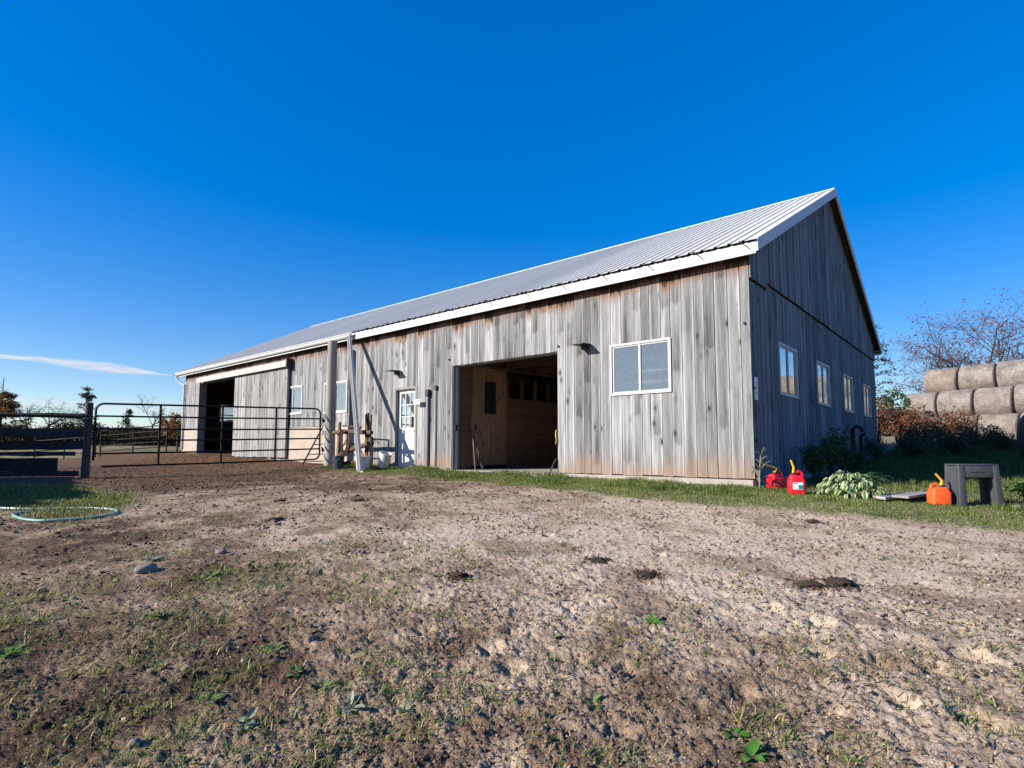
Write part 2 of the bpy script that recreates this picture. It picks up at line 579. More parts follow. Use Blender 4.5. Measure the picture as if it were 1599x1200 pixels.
M['glass'] = mat_glass('dusty window glass', .26, (.20, .27, .34))
M['glass_pale'] = mat_glass('pale sunlit window glass', .42, (.34, .42, .43))
M['glass_clear'] = mat_glass('clean window glass', .03)
m_, t_ = new_mat('gable window glass')
b_ = t_.n('ShaderNodeMixShader', {0: .62, 1: t_.n('ShaderNodeBsdfDiffuse', {'Color': (.02, .025, .03, 1)}).outputs[0],
                                  2: t_.n('ShaderNodeBsdfGlossy', {'Color': (1, 1, 1, 1), 'Roughness': .012}).outputs[0]})
t_.n('ShaderNodeOutputMaterial', {0: b_.outputs[0]})
M['glass_mirror'] = m_


def mat_tint(name, trans=.35, rough=.7, var=.0):
    m, t = new_mat(name)
    c = t.n('ShaderNodeAttribute', attribute_name='tint').outputs['Color']
    d = t.n('ShaderNodeBsdfPrincipled', {'Base Color': c, 'Roughness': rough, 'Specular IOR Level': .25})
    if trans:
        tr = t.n('ShaderNodeBsdfTranslucent', {'Color': c})
        s = t.n('ShaderNodeMixShader', {0: trans, 1: d.outputs[0], 2: tr.outputs[0]})
    else:
        s = d
    t.n('ShaderNodeOutputMaterial', {0: s.outputs[0]})
    return m


M['blade'] = mat_tint('grass blades', .35)
M['clod'] = mat_tint('loose clods and gravel', 0, .95)
M['straw'] = mat_tint('dry straw', .2, .7)


def mat_leaf(name, cols, trans=.35, rough=.6, spec=.25):
    """foliage: tone changes from leaf to leaf through its position"""
    m, t = new_mat(name)
    p = t.n('ShaderNodeTexCoord').outputs['Object']
    isl = t.n('ShaderNodeNewGeometry').outputs['Random Per Island']
    f = t.math('ADD', t.math('MULTIPLY', isl, .7), t.math('MULTIPLY', t.noise(p, .9, 2, .5), .5))
    n = len(cols)
    c = t.ramp(f, [(.1 + .9 * i / max(1, n - 1), q) for i, q in enumerate(cols)])
    d = t.n('ShaderNodeBsdfPrincipled', {'Base Color': c, 'Roughness': rough, 'Specular IOR Level': spec})
    tr = t.n('ShaderNodeBsdfTranslucent', {'Color': c})
    s = t.n('ShaderNodeMixShader', {0: trans, 1: d.outputs[0], 2: tr.outputs[0]})
    t.n('ShaderNodeOutputMaterial', {0: s.outputs[0]})
    return m


M['bark'] = wood('tree bark', dark=(.028, .024, .022), mid=(.06, .052, .048), light=(.11, .098, .09), knots=False, bstr=.8)
M['bark_far'] = simple('grey twig bark', (.04, .036, .036), .9, .3, 3.0)
M['leaf_red'] = mat_leaf('red autumn leaves', [(.10, .03, .04), (.17, .05, .05), (.23, .085, .05), (.12, .05, .065)])
M['leaf_orange'] = mat_leaf('orange autumn needles', [(.10, .045, .015), (.19, .09, .025), (.25, .12, .03), (.09, .07, .03)])
M['leaf_pine'] = mat_leaf('dark pine needles', [(.018, .032, .016), (.035, .055, .022), (.07, .075, .03), (.12, .10, .03)])
M['leaf_green'] = mat_leaf('green shrub leaves', [(.02, .05, .02), (.04, .085, .025), (.075, .125, .03), (.05, .09, .05)])
M['leaf_burdock'] = mat_leaf('bright green broad leaves', [(.04, .13, .02), (.07, .20, .03), (.12, .26, .04)], .4)
M['leaf_shrub'] = mat_leaf('rusty autumn shrub leaves', [(.16, .035, .025), (.25, .085, .045), (.26, .13, .07), (.13, .07, .035), (.07, .08, .03)])
M['leaf_weed'] = mat_leaf('yard weed leaves', [(.09, .16, .04), (.14, .22, .06), (.20, .25, .09)], .3)
M['leaf_dusty'] = mat_leaf('dusty pale weed leaves', [(.19, .23, .15), (.26, .29, .20), (.30, .30, .21)], .25)
M['brush'] = mat_leaf('brown brush', [(.035, .027, .022), (.06, .045, .03), (.05, .05, .025), (.09, .055, .03)], .2, .9, .0)
M['hill'] = mat_leaf('autumn wood', [(.035, .026, .02), (.07, .045, .028), (.10, .062, .03), (.05, .05, .03)], .1)


def mat_hosta():
    m, t = new_mat('variegated hosta leaf')
    p = t.n('ShaderNodeSeparateXYZ', {0: t.n('ShaderNodeTexCoord').outputs['Object']})
    oi = t.n('ShaderNodeObjectInfo').outputs['Random']
    tc = t.n('ShaderNodeTexCoord').outputs['Object']
    e = t.math('ADD', t.math('ABSOLUTE', p.outputs[1]), t.math('MULTIPLY', t.math('SUBTRACT', t.noise(tc, 40, 2), .5), .02))
    edge = t.sstep(.008, .02, e)
    c = t.mix(edge, t.mix(oi, (.05, .14, .04), (.10, .20, .06)), t.mix(oi, (.40, .45, .22), (.55, .55, .36)))
    d = t.n('ShaderNodeBsdfPrincipled', {'Base Color': c, 'Roughness': .5, 'Specular IOR Level': .3})
    tr = t.n('ShaderNodeBsdfTranslucent', {'Color': c})
    s = t.n('ShaderNodeMixShader', {0: .3, 1: d.outputs[0], 2: tr.outputs[0]})
    t.n('ShaderNodeOutputMaterial', {0: s.outputs[0]})
    return m


M['hosta'] = mat_hosta()


def mat_bale():
    m, t = new_mat('net wrapped hay')
    tc = t.n('ShaderNodeTexCoord').outputs['Object']
    oi = t.n('ShaderNodeObjectInfo').outputs['Random']
    off = t.n('ShaderNodeCombineXYZ', {0: t.math('MULTIPLY', oi, 30.0), 1: t.math('MULTIPLY', oi, 17.0), 2: 0.0}).outputs[0]
    st = t.noise(t.mapping(tc, (10, 46, 46), off), 1.0, 6, .75)
    bl = t.noise(t.mapping(tc, (2.2, 2.2, 2.2), off), 1.0, 5, .65)
    net = t.noise(t.mapping(tc, (38, 5, 5), off), 1.0, 2, .5)
    f = t.math('ADD', t.math('MULTIPLY', st, .5), t.math('MULTIPLY', bl, .5))
    c = t.ramp(f, [(.3, (.06, .047, .038)), (.44, (.18, .152, .130)), (.56, (.30, .265, .238)), (.72, (.46, .425, .395))])
    c = t.mix(t.math('MULTIPLY', t.sstep(.56, .7, net), .25), c, (.62, .60, .56))
    c = t.mix(t.sstep(.55, .95, oi), c, t.mix(.22, c, (.30, .19, .11)))
    finish(t, c, .9, st, 1.0, .05, 0, .15)
    return m


M['bale'] = mat_bale()


def mat_ground():
    m, t = new_mat('trodden yard earth')
    pos = t.n('ShaderNodeNewGeometry').outputs['Position']
    lt = t.n('ShaderNodeAttribute', attribute_name='light').outputs['Fac']
    gr = t.n('ShaderNodeAttribute', attribute_name='green').outputs['Fac']
    ma = t.n('ShaderNodeAttribute', attribute_name='manure').outputs['Fac']
    n1 = t.noise(pos, 6, 4, .65)
    n2 = t.noise(pos, 32, 4, .7)
    n3 = t.noise(pos, 150, 3, .7)
    f = t.math('ADD', lt, t.math('MULTIPLY', t.math('SUBTRACT', n1, .5), .7))
    f = t.math('ADD', f, t.math('MULTIPLY', t.math('SUBTRACT', n2, .5), .7))
    f = t.math('ADD', f, t.math('MULTIPLY', t.math('SUBTRACT', n3, .5), 1.1))
    c = t.ramp(f, [(.02, (.056, .034, .021)), (.22, (.14, .094, .057)), (.44, (.285, .200, .132)), (.70, (.46, .348, .245)), (1., (.54, .43, .32))])
    c = t.mix(t.math('MULTIPLY', gr, t.sstep(.35, .62, t.math('ADD', t.math('MULTIPLY', n1, .5), t.math('MULTIPLY', n2, .5)))), c, t.mix(n3, (.06, .07, .02), (.21, .19, .065)))
    c = t.mix(t.math('MULTIPLY', ma, t.sstep(.3, .55, t.math('ADD', t.math('MULTIPLY', n2, .6), t.math('MULTIPLY', n1, .4)))), c, t.mix(n3, (.05, .028, .018), (.16, .085, .045)))
    # dark specks of trodden litter and crumbs
    vs = t.n('ShaderNodeTexVoronoi', {'Vector': t.mapping(pos, (1, 1, .3)), 'Scale': 26.0})
    ps = t.n('ShaderNodeSeparateColor', {0: vs.outputs['Color']}).outputs
    sp = t.math('MULTIPLY', t.math('GREATER_THAN', t.math('ADD', ps[0], t.math('MULTIPLY', t.math('SUBTRACT', n1, .5), 1.2)), .66), t.sstep(.40, .22, t.math('ADD', vs.outputs['Distance'], t.math('MULTIPLY', t.math('SUBTRACT', n3, .5), .35))))
    c = t.mix(t.math('MULTIPLY', sp, .75), c, t.mix(ps[1], (.055, .033, .02), (.16, .10, .06)))
    # small grey gravel grains
    vo = t.n('ShaderNodeTexVoronoi', {'Vector': pos, 'Scale': 70.0})
    pk = t.n('ShaderNodeSeparateColor', {0: vo.outputs['Color']}).outputs
    on = t.math('MULTIPLY', t.math('GREATER_THAN', pk[0], .72), t.sstep(.42, .3, vo.outputs['Distance']))
    c = t.mix(t.math('MULTIPLY', on, .5), c, t.mix(pk[1], (.12, .095, .075), (.46, .385, .315)))
    h = t.math('ADD', t.math('MULTIPLY', n2, .6), t.math('MULTIPLY', n3, .35))
    h = t.math('ADD', h, t.math('MULTIPLY', on, .25))
    finish(t, c, .95, h, 1.0, .02, 0, .1)
    return m


M['ground'] = mat_ground()

M['shadow_black'] = simple('black barn shadow stand-in', (.010, .010, .012), .5, .3, 5.0, bstr=.5, bdist=.02)  # black that stands in for barn shadow on the hay
M['slat'] = simple('pale shelf wood', (.55, .52, .48), .7, .1, 5.0)

M['old_post'] = wood('brown grey short post', dark=(.03, .026, .022), mid=(.10, .088, .075), light=(.20, .18, .155), bstr=.9)
M['leaf_brown'] = mat_leaf('rough brown green weeds', [(.05, .045, .02), (.09, .07, .035), (.06, .08, .03), (.12, .085, .05)], .3)

# ------------------------------------------------------------------ ground: one sheet to the horizon
LIGHT = [(-3.47,-8.26,0.25),(-4.17,-6.57,0.45),(-1.48,-7.90,0.30),(-0.71,-8.79,0.12),(0.18,-8.50,0.18),(0.39,-9.01,0.12),(0.91,-8.55,0.22),(-1.72,-6.74,0.65),(-2.70,-5.30,0.55),(-1.26,-5.58,0.90),(-0.08,-6.69,0.70),(0.14,-7.41,0.50),(0.84,-7.94,0.35),(1.44,-8.10,0.35),(0.04,-5.21,1.00),(1.02,-6.65,0.85),(1.50,-7.37,0.55),(1.79,-7.80,0.45),(0.93,-4.46,1.00),(1.61,-6.14,0.95),(1.94,-6.99,0.65),(2.14,-7.49,0.50),(1.82,-3.72,1.00),(2.19,-5.63,0.95),(2.38,-6.61,0.75),(2.50,-7.19,0.60),(2.74,-3.79,0.95),(2.79,-5.27,0.80),(2.83,-6.31,0.70),(2.85,-6.88,0.60),(-9.14,-3.86,0.15),(-8.89,-6.29,0.20),(-5.35,-3.33,0.25),(-2.19,-3.49,0.60),(-0.31,-3.32,0.80),(-17.81,-1.99,0.10),(1.68,-2.96,0.80),(2.97,-3.04,0.80),(8,-4,.6),(6,-12,.5),(-4,-14,.3),(-30,-20,.2),(-30,10,.2),(20,-5,.5)]
MOSS = [(-1.79,-8.75,0.45),(-1.00,-8.07,0.65),(-0.50,-7.46,0.55),(-2.44,-8.26,0.35),(-0.71,-8.79,0.35),(-0.89,-6.65,0.35),(-0.08,-6.69,0.20),(0.45,-6.23,0.05),(-0.16,-8.52,0.35),(0.16,-8.04,0.30),(0.66,-7.37,0.20),(1.29,-7.06,0.15),(0.65,-8.67,0.25),(1.08,-8.11,0.30),(1.74,-7.72,0.25),(1.80,-6.63,0.10),(2.25,-7.10,0.20),(2.63,-6.63,0.15),(2.94,-6.81,0.25),(2.04,-4.86,0.00),(0.49,-4.83,0.00),(-1.26,-5.58,0.05),(-2.73,-6.85,0.05),(-8.05,-5.53,0.00),(-1.52,-4.29,0.05),(2.75,-4.24,0.05),(2.91,-5.67,0.20),(-3.34,-8.15,0.05),(-6,-8.2,.1)]


def idw(tab, x, y, p=3.0):
    num = np.zeros_like(x); den = np.zeros_like(x)
    for a, b, v in tab:
        wgt = 1.0 / (((x - a) ** 2 + (y - b) ** 2) + .04) ** (p / 2)
        num += wgt * v; den += wgt
    return num / den


def grass_amount(x, y):
    """1 where turf grows: strip before the barn, the side yard, the patch by the hose, far fields"""
    wob = (fbm(x * 1.6, y * 1.6, 5, 3) - .5) * 1.1
    edge = np.interp(x, [-12.5, -10.9, -8.6, -6.2, -4.2, -2.5, -1.1, .6, 1.5, 2.4, 3.2, 9], [.2, -1.35, -1.5, -1.7, -1.9, -2.2, -2.5, -2.45, -2.25, -2.1, -1.9, -1.4])
    strip = sst(-.12, .3, y - edge + wob * .55) * sst(-12.3, -10.9, x)
    behind = sst(14, 17, y + wob)
    D = (x - CX) * FX + (y - CY) * FY
    left = sst(1.25, .55, np.hypot((x + 6.6) / 1.5, (y + 7.65) / .75) + wob * .5) + sst(1.2, .5, np.hypot((x + 9.2) / 2.0, (y + 8.2) / 1.2) + wob * .5)
    far = sst(27, 31, D + wob * 2) * sst(-10, -25, x)
    return np.clip(np.maximum.reduce([strip, behind, left, far]), 0, 1)


HOLES = [(1.42,-7.25,.07),(1.69,-7.21,.075),(2.29,-6.41,.09),(2.56,-6.37,.09),(2.73,-6.26,.08),(2.68,-6.73,.08),(2.14,-7.09,.08),(2.9,-6.7,.09),(1.44,-7.86,.06),(1.53,-7.81,.06),(.6,-7.5,.07),(1.05,-7.45,.07),(2.2,-6.0,.08),(1.9,-5.9,.08),(2.85,-5.95,.1),(.3,-7.9,.06),(2.45,-7.0,.07),(1.25,-7.55,.07)]
for i in range(34):
    HOLES.append((random.uniform(-2.6, 3.6), random.uniform(-8.9, -4.6), random.uniform(.03, .06)))


def ground_h(x, y):
    """full height with the clods, hoof prints and ruts"""
    z = ground_z(x, y)
    D = np.hypot(x - CX, y - CY)
    g = grass_amount(x, y)
    barn = sst(-.1, .3, y) * sst(.3, -.1, x)
    churn = .45 + .55 * sst(6.5, 3.0, D) + .35 * sst(-4, -9, x)
    amp = churn * (1 - .6 * g) * (1 - barn)
    n = .034 * (fbm(x * 1.1, y * 1.1, 1, 2) - .5) + .026 * (fbm(x * 4.2, y * 4.2, 2, 3) - .5)
    rid = 1 - np.abs(2 * fbm(x * 7.5, y * 7.5, 9, 3) - 1)
    n = n + -.016 * (rid - .7) + .024 * (fbm(x * 19, y * 19, 3, 3, .65) - .5) + .019 * (fbm(x * 62, y * 62, 4, 2, .6) - .5)
    n = n * amp
    near = D < 9
    if near.any():
        xn = x[near]; yn = y[near]; dz = np.zeros_like(xn)
        wx = (fbm(xn * 14, yn * 14, 21, 2) - .5) * .06; wy = (fbm(xn * 14, yn * 14, 22, 2) - .5) * .06
        HN = fbm(xn * 30, yn * 30, 25, 3, .6)
        for hx, hy, r in HOLES:
            q = np.hypot(xn - hx + wx, yn - hy + wy) / r
            dz += (.45 + 1.1 * HN) * np.where(q < 2.2, -.40 * r * np.exp(-(q / .8) ** 4) + .06 * r * np.exp(-((q - 1.25) / .33) ** 2), 0)
        n[near] += dz * (1 - g[near])
    return z + n


def build_ground():
    fr = math.atan2(FY, FX)
    a = np.concatenate([fr + R(-56) + R(112) * np.arange(760) / 760, fr + R(56) + R(248) * np.arange(70) / 70])
    r = np.concatenate([[.02, .2, .4], np.geomspace(.55, 48, 560), np.geomspace(52, 1800, 34)])
    rr, aa = np.meshgrid(r, a, indexing='ij')
    x = CX + rr * np.cos(aa); y = CY + rr * np.sin(aa)
    sh = x.shape
    x = x.ravel(); y = y.ravel()
    z = ground_h(x, y)
    V = np.stack([x, y, z], 1)
    nr, na = sh
    i = np.arange(nr - 1)[:, None] * na; j = np.arange(na)[None]; k = (np.arange(na)[None] + 1) % na
    F = np.stack([i + j, i + na + j, i + na + k, i + k], -1).reshape(-1, 4)
    lt = idw(LIGHT, x, y) + (fbm(x * 1.7, y * 1.7, 31, 4, .6) - .5) * .75 + (fbm(x * 6.5, y * 6.5, 33, 3) - .5) * .5
    gr = grass_amount(x, y)
    mo = idw(MOSS, x, y)
    dn = np.hypot(x - CX, y - CY)
    mo = np.where(dn < 14, mo, mo * 0) * sst(.42, .68, fbm(x * 2.6, y * 2.6, 41, 4) + mo * .3)
    ma = sst(-7.5, -10.5, x + (fbm(x * .9, y * .9, 51, 3) - .5) * 4) * sst(-9.5, -6.5, y) * sst(-40, -30, x)
    ma = np.maximum(ma, .55 * sst(.60, .72, fbm(x * 1.9, y * 2.4, 57, 3)) * sst(9, 6, dn))
    o = mesh_np('ground', V, F, M['ground'], attrs={'light': np.clip(lt, 0, 1.1), 'green': np.clip(gr * .95 + mo * .8, 0, 1), 'manure': np.clip(ma * (1 - gr), 0, 1)}, kind='structure', smooth=True)
    return o


build_ground()

# ------------------------------------------------------------------ the barn
L, W = 24.45, 12.65
RIDGE_Y, EAVE_Y = W / 2, -.22
EAVE_Z, RIDGE_Z = 3.90, 7.10
SLOPE = (RIDGE_Z - EAVE_Z) / (RIDGE_Y - EAVE_Y)
TH = math.atan(SLOPE)


def roof_under(y):
    return EAVE_Z + SLOPE * ((y if y <= RIDGE_Y else W - y) - EAVE_Y) - .10


barn = thing('barn', 'long grey board barn with metal roof and wide open doorways', 'barn')

# openings of the front wall: (x0, x1, z0, z1)
BIG = (-7.15, -3.94, -.3, 2.535)
WALK = (-9.42, -8.47, -.3, 2.13)
WIN_M = (-2.65, -1.41, 1.527, 2.498)
WIN_A = (-15.52, -14.28, 1.63, 2.57)
WIN_B = (-12.95, -11.68, 1.575, 2.525)
SLIDE = (-22.75, -18.9, -.3, 3.26)
FRONT_OPEN = [BIG, WALK, WIN_M, WIN_A, WIN_B, SLIDE]
GY = [1.56 + 2.92 * i for i in range(4)]
GABLE_OPEN = [(y, y + 1.234, 1.508, 2.475) for y in GY]


def cuts(u0, u1, z0, z1, openings):
    """the part of a strip u0..u1, z0..z1 that the openings leave"""
    segs = [(z0, z1)]
    mid = (u0 + u1) / 2
    for a, b, c, d in openings:
        if a < mid < b:
            out = []
            for s, e in segs:
                if d <= s or c >= e:
                    out.append((s, e)); continue
                if c > s:
                    out.append((s, c))
                if d < e:
                    out.append((d, e))
            segs = out
    return segs


def solid_wall(mb, axis, p0, p1, u0, u1, z0, z1, openings):
    es = sorted({u0, u1, *[v for o in openings for v in o[:2] if u0 < v < u1]})
    for a, b in zip(es, es[1:]):
        for s, e in cuts(a, b, z0, z1, openings):
            if axis == 'x':
                mb.box(a, b, p0, p1, s, e)
            else:
                mb.box(p0, p1, a, b, s, e)


def edges(u0, u1, width, forced, jit=.16):
    fs = sorted({u0, u1, *[v for v in forced if u0 < v < u1]})
    out = [fs[0]]
    for a, b in zip(fs, fs[1:]):
        n = max(1, round((b - a) / width))
        ws = [1 + random.uniform(-jit, jit) * 1.5 for _ in range(n)]
        t = sum(ws); c = a
        for wv in ws:
            c += wv / t * (b - a)
            out.append(c)
    return out


def board_mesh_x(a, b, z0, z1, y0=0.0, th=.025, tilt=.004):
    j = lambda s: random.uniform(-s, s)
    p = [(a, y0 + j(tilt), z0 + j(.008)), (b, y0 + j(tilt), z0 + j(.008)), (b, y0 + th, z0), (a, y0 + th, z0),
         (a + j(.002), y0 + j(tilt), z1), (b + j(.002), y0 + j(tilt), z1), (b, y0 + th, z1), (a, y0 + th, z1)]
    return MB().hexa(p)


nb = 0
forced = [v for o in FRONT_OPEN for v in o[:2]] + [-10.36]
es = edges(-L, 0.0, .213, forced)
for a, b in zip(es, es[1:]):
    if b - a < .04:
        continue
    mid = (a + b) / 2
    z0 = 0.0 + random.uniform(-.012, .012) if mid > -10.36 else 1.15 + (-10.36 - mid) * .010
    for s, e in cuts(a, b, z0, 3.74, FRONT_OPEN):
        if e - s < .05:
            continue
        g = random.uniform(.003, .0075)
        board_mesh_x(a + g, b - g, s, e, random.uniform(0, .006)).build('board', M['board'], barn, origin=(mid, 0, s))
        nb += 1


def board_mesh_y(a, b, z0, z1a, z1b, x0, th=.022):
    j = lambda s: random.uniform(-s, s)
    p = [(x0 - th, a, z0), (x0 + j(.003), a, z0 + j(.006)), (x0 + j(.003), b, z0 + j(.006)), (x0 - th, b, z0),
         (x0 - th, a, z1a), (x0 + j(.003), a, z1a), (x0 + j(.003), b, z1b), (x0 - th, b, z1b)]
    return MB().hexa(p)


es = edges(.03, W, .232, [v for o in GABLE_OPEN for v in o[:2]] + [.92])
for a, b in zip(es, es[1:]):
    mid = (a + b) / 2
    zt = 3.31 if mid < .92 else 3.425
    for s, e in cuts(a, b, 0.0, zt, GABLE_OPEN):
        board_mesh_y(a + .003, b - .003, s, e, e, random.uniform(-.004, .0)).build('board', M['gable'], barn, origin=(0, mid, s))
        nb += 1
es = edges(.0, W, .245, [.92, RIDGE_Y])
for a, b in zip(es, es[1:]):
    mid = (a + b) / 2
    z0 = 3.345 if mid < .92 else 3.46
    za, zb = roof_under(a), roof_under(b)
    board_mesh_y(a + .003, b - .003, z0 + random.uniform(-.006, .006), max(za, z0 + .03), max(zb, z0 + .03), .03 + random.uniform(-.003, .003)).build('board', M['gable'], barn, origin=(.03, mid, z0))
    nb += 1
print('boards', nb)

# backing behind the boards, rear and far walls
mb = MB()
solid_wall(mb, 'x', .034, .075, -L, -.08, -.05, 3.70, FRONT_OPEN)
solid_wall(mb, 'y', -.075, -.034, .0345, W - .05, -.05, 3.95, GABLE_OPEN)
FARWIN = [(1.48, 2.19, 1.72, 2.53)]
for x0, x1 in ((-.0745, -.0335), (-L + .04, -L + .08)):
    mb.add([(x, y, z) for x in (x0, x1) for y, z in ((0.08, 3.95), (W - .08, 3.95), (RIDGE_Y, roof_under(RIDGE_Y) - .06))],
           [(0, 1, 2), (5, 4, 3), (0, 3, 4, 1), (1, 4, 5, 2), (2, 5, 3, 0)])
mb.build('wall_backing', M['dark_wood'], barn)
mb = MB()
k = 0
y = .03
while y < W - .02:
    y2 = min(W, y + .22)
    for s, e in cuts(y, y2, -.05, 3.9, FARWIN):
        mb.box(-L + .002, -L + .027, y, y2 - .006, s, e)
    y = y2
x = -L
while x < -.01:
    x2 = min(0, x + .22)
    mb.box(x, x2 - .006, W - .025, W, -.05, 3.75)
    x = x2
mb.build('rear_siding', M['gable'], barn, kind='stuff')
mb = MB()
solid_wall(mb, 'y', -L + .034, -L + .075, .08, W - .05, -.05, 3.95, FARWIN)
mb.box(-L, -.05, W - .09, W - .034, -.05, 3.75)
mb.build('rear_backing', M['dark_wood'], barn)

# foundation and the concrete stem wall on the left half
mb = MB()
solid_wall(mb, 'x', -.035, .20, -10.36, -.02, -.45, -.018, [(BIG[0] + .02, BIG[1] - .02, -1, 1), (WALK[0], WALK[1], -1, 1)])
solid_wall(mb, 'y', -.25, .012, .21, W, -.45, -.018, [])
mb.bev(.012, 1).build('foundation', M['concrete'], barn)
mb = MB()
mb.box(BIG[0] + .03, BIG[1] - .03, -.16, .5, -.40, -.055)
mb.bev(.015, 1).build('door_sill', M['concrete'], barn)
mb = MB()
for a, b in ((-L, SLIDE[0]), (SLIDE[1], -10.365)):
    za = 1.14 + (-10.36 - a) * .010; zb = 1.14 + (-10.36 - b) * .010
    mb.hexa([(a, -.012, -.3), (b, -.012, -.3), (b, .03, -.3), (a, .03, -.3), (a, -.012, za), (b, -.012, zb), (b, .03, zb), (a, .03, za)])
mb.build('stem_wall', M['stem'], barn)
mb = MB()
mb.box(-L + .08, -.3, .1, W - .1, -.4, -.03)
mb.build('floor', M['concrete'], barn)
mb = MB()
mb.box(-L + .09, -14, .11, W - .11, -.02, .24)
mb.build('raised_floor', M['dung'], barn)

# jambs and headers of the openings
mb = MB()
x0, x1, z1 = BIG[0], BIG[1], BIG[3]
mb.box(x0 - .03, x0 + .014, .026, .26, -.06, z1)
mb.box(x1 - .014, x1 + .03, .026, .26, -.06, z1)
mb.box(x0 + .015, x1 - .015, .026, .26, z1 - .012, z1 + .06)
mb.build('door_jamb', M['jamb'], barn)
MB().box(x0 + .016, x0 + .05, .11, .15, -.05, z1 - .02).build('door_stop', M['gutter_white'], barn)
mb = MB()
mb.box(SLIDE[0] - .02, SLIDE[0] + .03, -.05, .25, .1, SLIDE[3] + .05)
mb.box(SLIDE[1], SLIDE[1] + .05, .03, .25, .1, SLIDE[3] + .05)
mb.box(SLIDE[0] + .031, SLIDE[1] - .001, .03, .25, SLIDE[3], SLIDE[3] + .1)
mb.build('door_jamb', M['jamb'], barn)


def window(axis, rect, glass, plane, parent=barn, slider=True, fw=.045):
    """sliding sash window; axis 'x' faces -Y, axis 'y' faces +X. frame > sash, pane"""
    u0, u1, z0, z1 = rect

    def mk(mb, a, b, d0, d1, s, e):
        if axis == 'x':
            mb.box(a, b, plane - d1, plane - d0, s, e)
        else:
            mb.box(plane + d0, plane + d1, a, b, s, e)

    org = ((u0 + u1) / 2, plane, z0) if axis == 'x' else (plane, (u0 + u1) / 2, z0)
    f = MB()
    for a, b, s, e in ((u0 - .01, u0 + fw, z0 - .01, z1 + .01), (u1 - fw, u1 + .01, z0 - .01, z1 + .01),
                       (u0 + fw + .0005, u1 - fw - .0005, z0 - .012, z0 + fw), (u0 + fw + .0005, u1 - fw - .0005, z1 - fw, z1 + .012)):
        mk(f, a, b, -.05, .022, s, e)
    win = f.build('window', M['frame_white'], parent, origin=org)
    um = (u0 + u1) / 2
    # inner sash members: the left one sits deeper and leaves a dark track beside it
    s = MB()
    i0, i1, j0, j1 = u0 + fw + .001, u1 - fw - .001, z0 + fw + .001, z1 - fw - .001
    for a, b in ((um - .02, um + .02),):
        mk(s, a, b, -.028, .008, j0, j1)
    for a, b in ((i0 + .012, um - .021), (um + .021, i1)):
        mk(s, a, b, -.026, -.002, j0, j0 + .028)
        mk(s, a, b, -.026, -.002, j1 - .028, j1)
    mk(s, i0 + .012, i0 + .037, -.024, -.004, j0 + .029, j1 - .029)
    mk(s, i1 - .026, i1 - .001, -.024, -.004, j0 + .029, j1 - .029)
    s.build('sash', M['frame_white'], win, origin=org)
    for a, b in ((i0 + .03, um - .02), (um + .02, i1 - .02)):
        p = MB()
        mk(p, a, b, -.0165, -.0135, j0 + .015, j1 - .015)
        p.build('pane', glass, win, origin=((a + b) / 2, plane, z0) if axis == 'x' else (plane, (a + b) / 2, z0))
    return win


window('x', WIN_M, M['glass'], .0, fw=.026)
window('x', WIN_A, M['glass_pale'], .0)
window('x', WIN_B, M['glass_pale'], .0)
for o in GABLE_OPEN:
    window('y', o, M['glass_mirror'], .0, fw=.03)
f = MB()
a, b, s, e = FARWIN[0]
xw = -L
for q in ((a - .03, a + .04, s - .03, e + .03), (b - .04, b + .03, s - .03, e + .03), (a + .041, b - .041, s - .03, s + .03), (a + .041, b - .041, e - .03, e + .03), (a + .041, b - .041, (s + e) / 2 - .1, (s + e) / 2 - .06)):
    f.box(xw - .02, xw + .09, *q)
fw_ = f.build('window', M['frame_white'], barn, origin=(xw, (a + b) / 2, s))
MB().box(xw + .03, xw + .034, a + .03, b - .03, s + .02, e - .02).build('pane', M['glass_clear'], fw_)

# walk door: frame > leaf pieces
x0, x1, z1 = WALK[0], WALK[1], WALK[3]
mb = MB()
mb.box(x0 - .0, x0 + .075, -.012, .16, -.02, z1)
mb.box(x1 - .075, x1, -.012, .16, -.02, z1)
mb.box(x0 + .0755, x1 - .0755, -.010, .16, z1 - .06, z1)
dj = mb.build('door_frame', M['jamb'], barn, origin=((x0 + x1) / 2, 0, 0))
d0, d1 = x0 + .085, x1 - .085
lz0, lz1, lx0, lx1 = 1.03, 1.98, d0 + .10, d1 - .10
mb = MB()
mb.box(d0, d1, .085, .125, -.015, lz0)
mb.box(d0, d1, .085, .125, lz1, z1 - .065)
mb.box(d0, lx0, .085, .125, lz0 + .0005, lz1 - .0005)
mb.box(lx1, d1, .085, .125, lz0 + .0005, lz1 - .0005)
walk = mb.build('walk_door', M['door_white'], barn, origin=((d0 + d1) / 2, .1, 0))
mb = MB()
for a, b, s, e in ((lx0 - .03, lx0 + .012, lz0 - .03, lz1 + .03), (lx1 - .012, lx1 + .03, lz0 - .03, lz1 + .03), (lx0 + .0125, lx1 - .0125, lz0 - .03, lz0 + .012), (lx0 + .0125, lx1 - .0125, lz1 - .012, lz1 + .03)):
    mb.box(a, b, .072, .084, s, e)
for a, b, s, e in ((d0 + .12, d0 + .125 + .17, .14, .86), (d1 - .295, d1 - .12, .14, .86)):   # raised lower panels
    mb.box(a, b, .079, .0845, s, e)
mb.build('door_trim', M['door_white'], walk)
mb = MB()
for i in (1, 2):
    xm = lx0 + (lx1 - lx0) * i / 3
    zm = lz0 + (lz1 - lz0) * i / 3
    mb.box(xm - .008, xm + .008, .080, .092, lz0 + .013, lz1 - .013)
    for q in range(3):
        qa = lx0 + (lx1 - lx0) * q / 3 + .0085 + (.004 if q == 0 else 0); qb = lx0 + (lx1 - lx0) * (q + 1) / 3 - .0085 - (.004 if q == 2 else 0)
        mb.box(qa, qb, .081, .091, zm - .008, zm + .008)
mb.build('muntin', M['door_white'], walk)
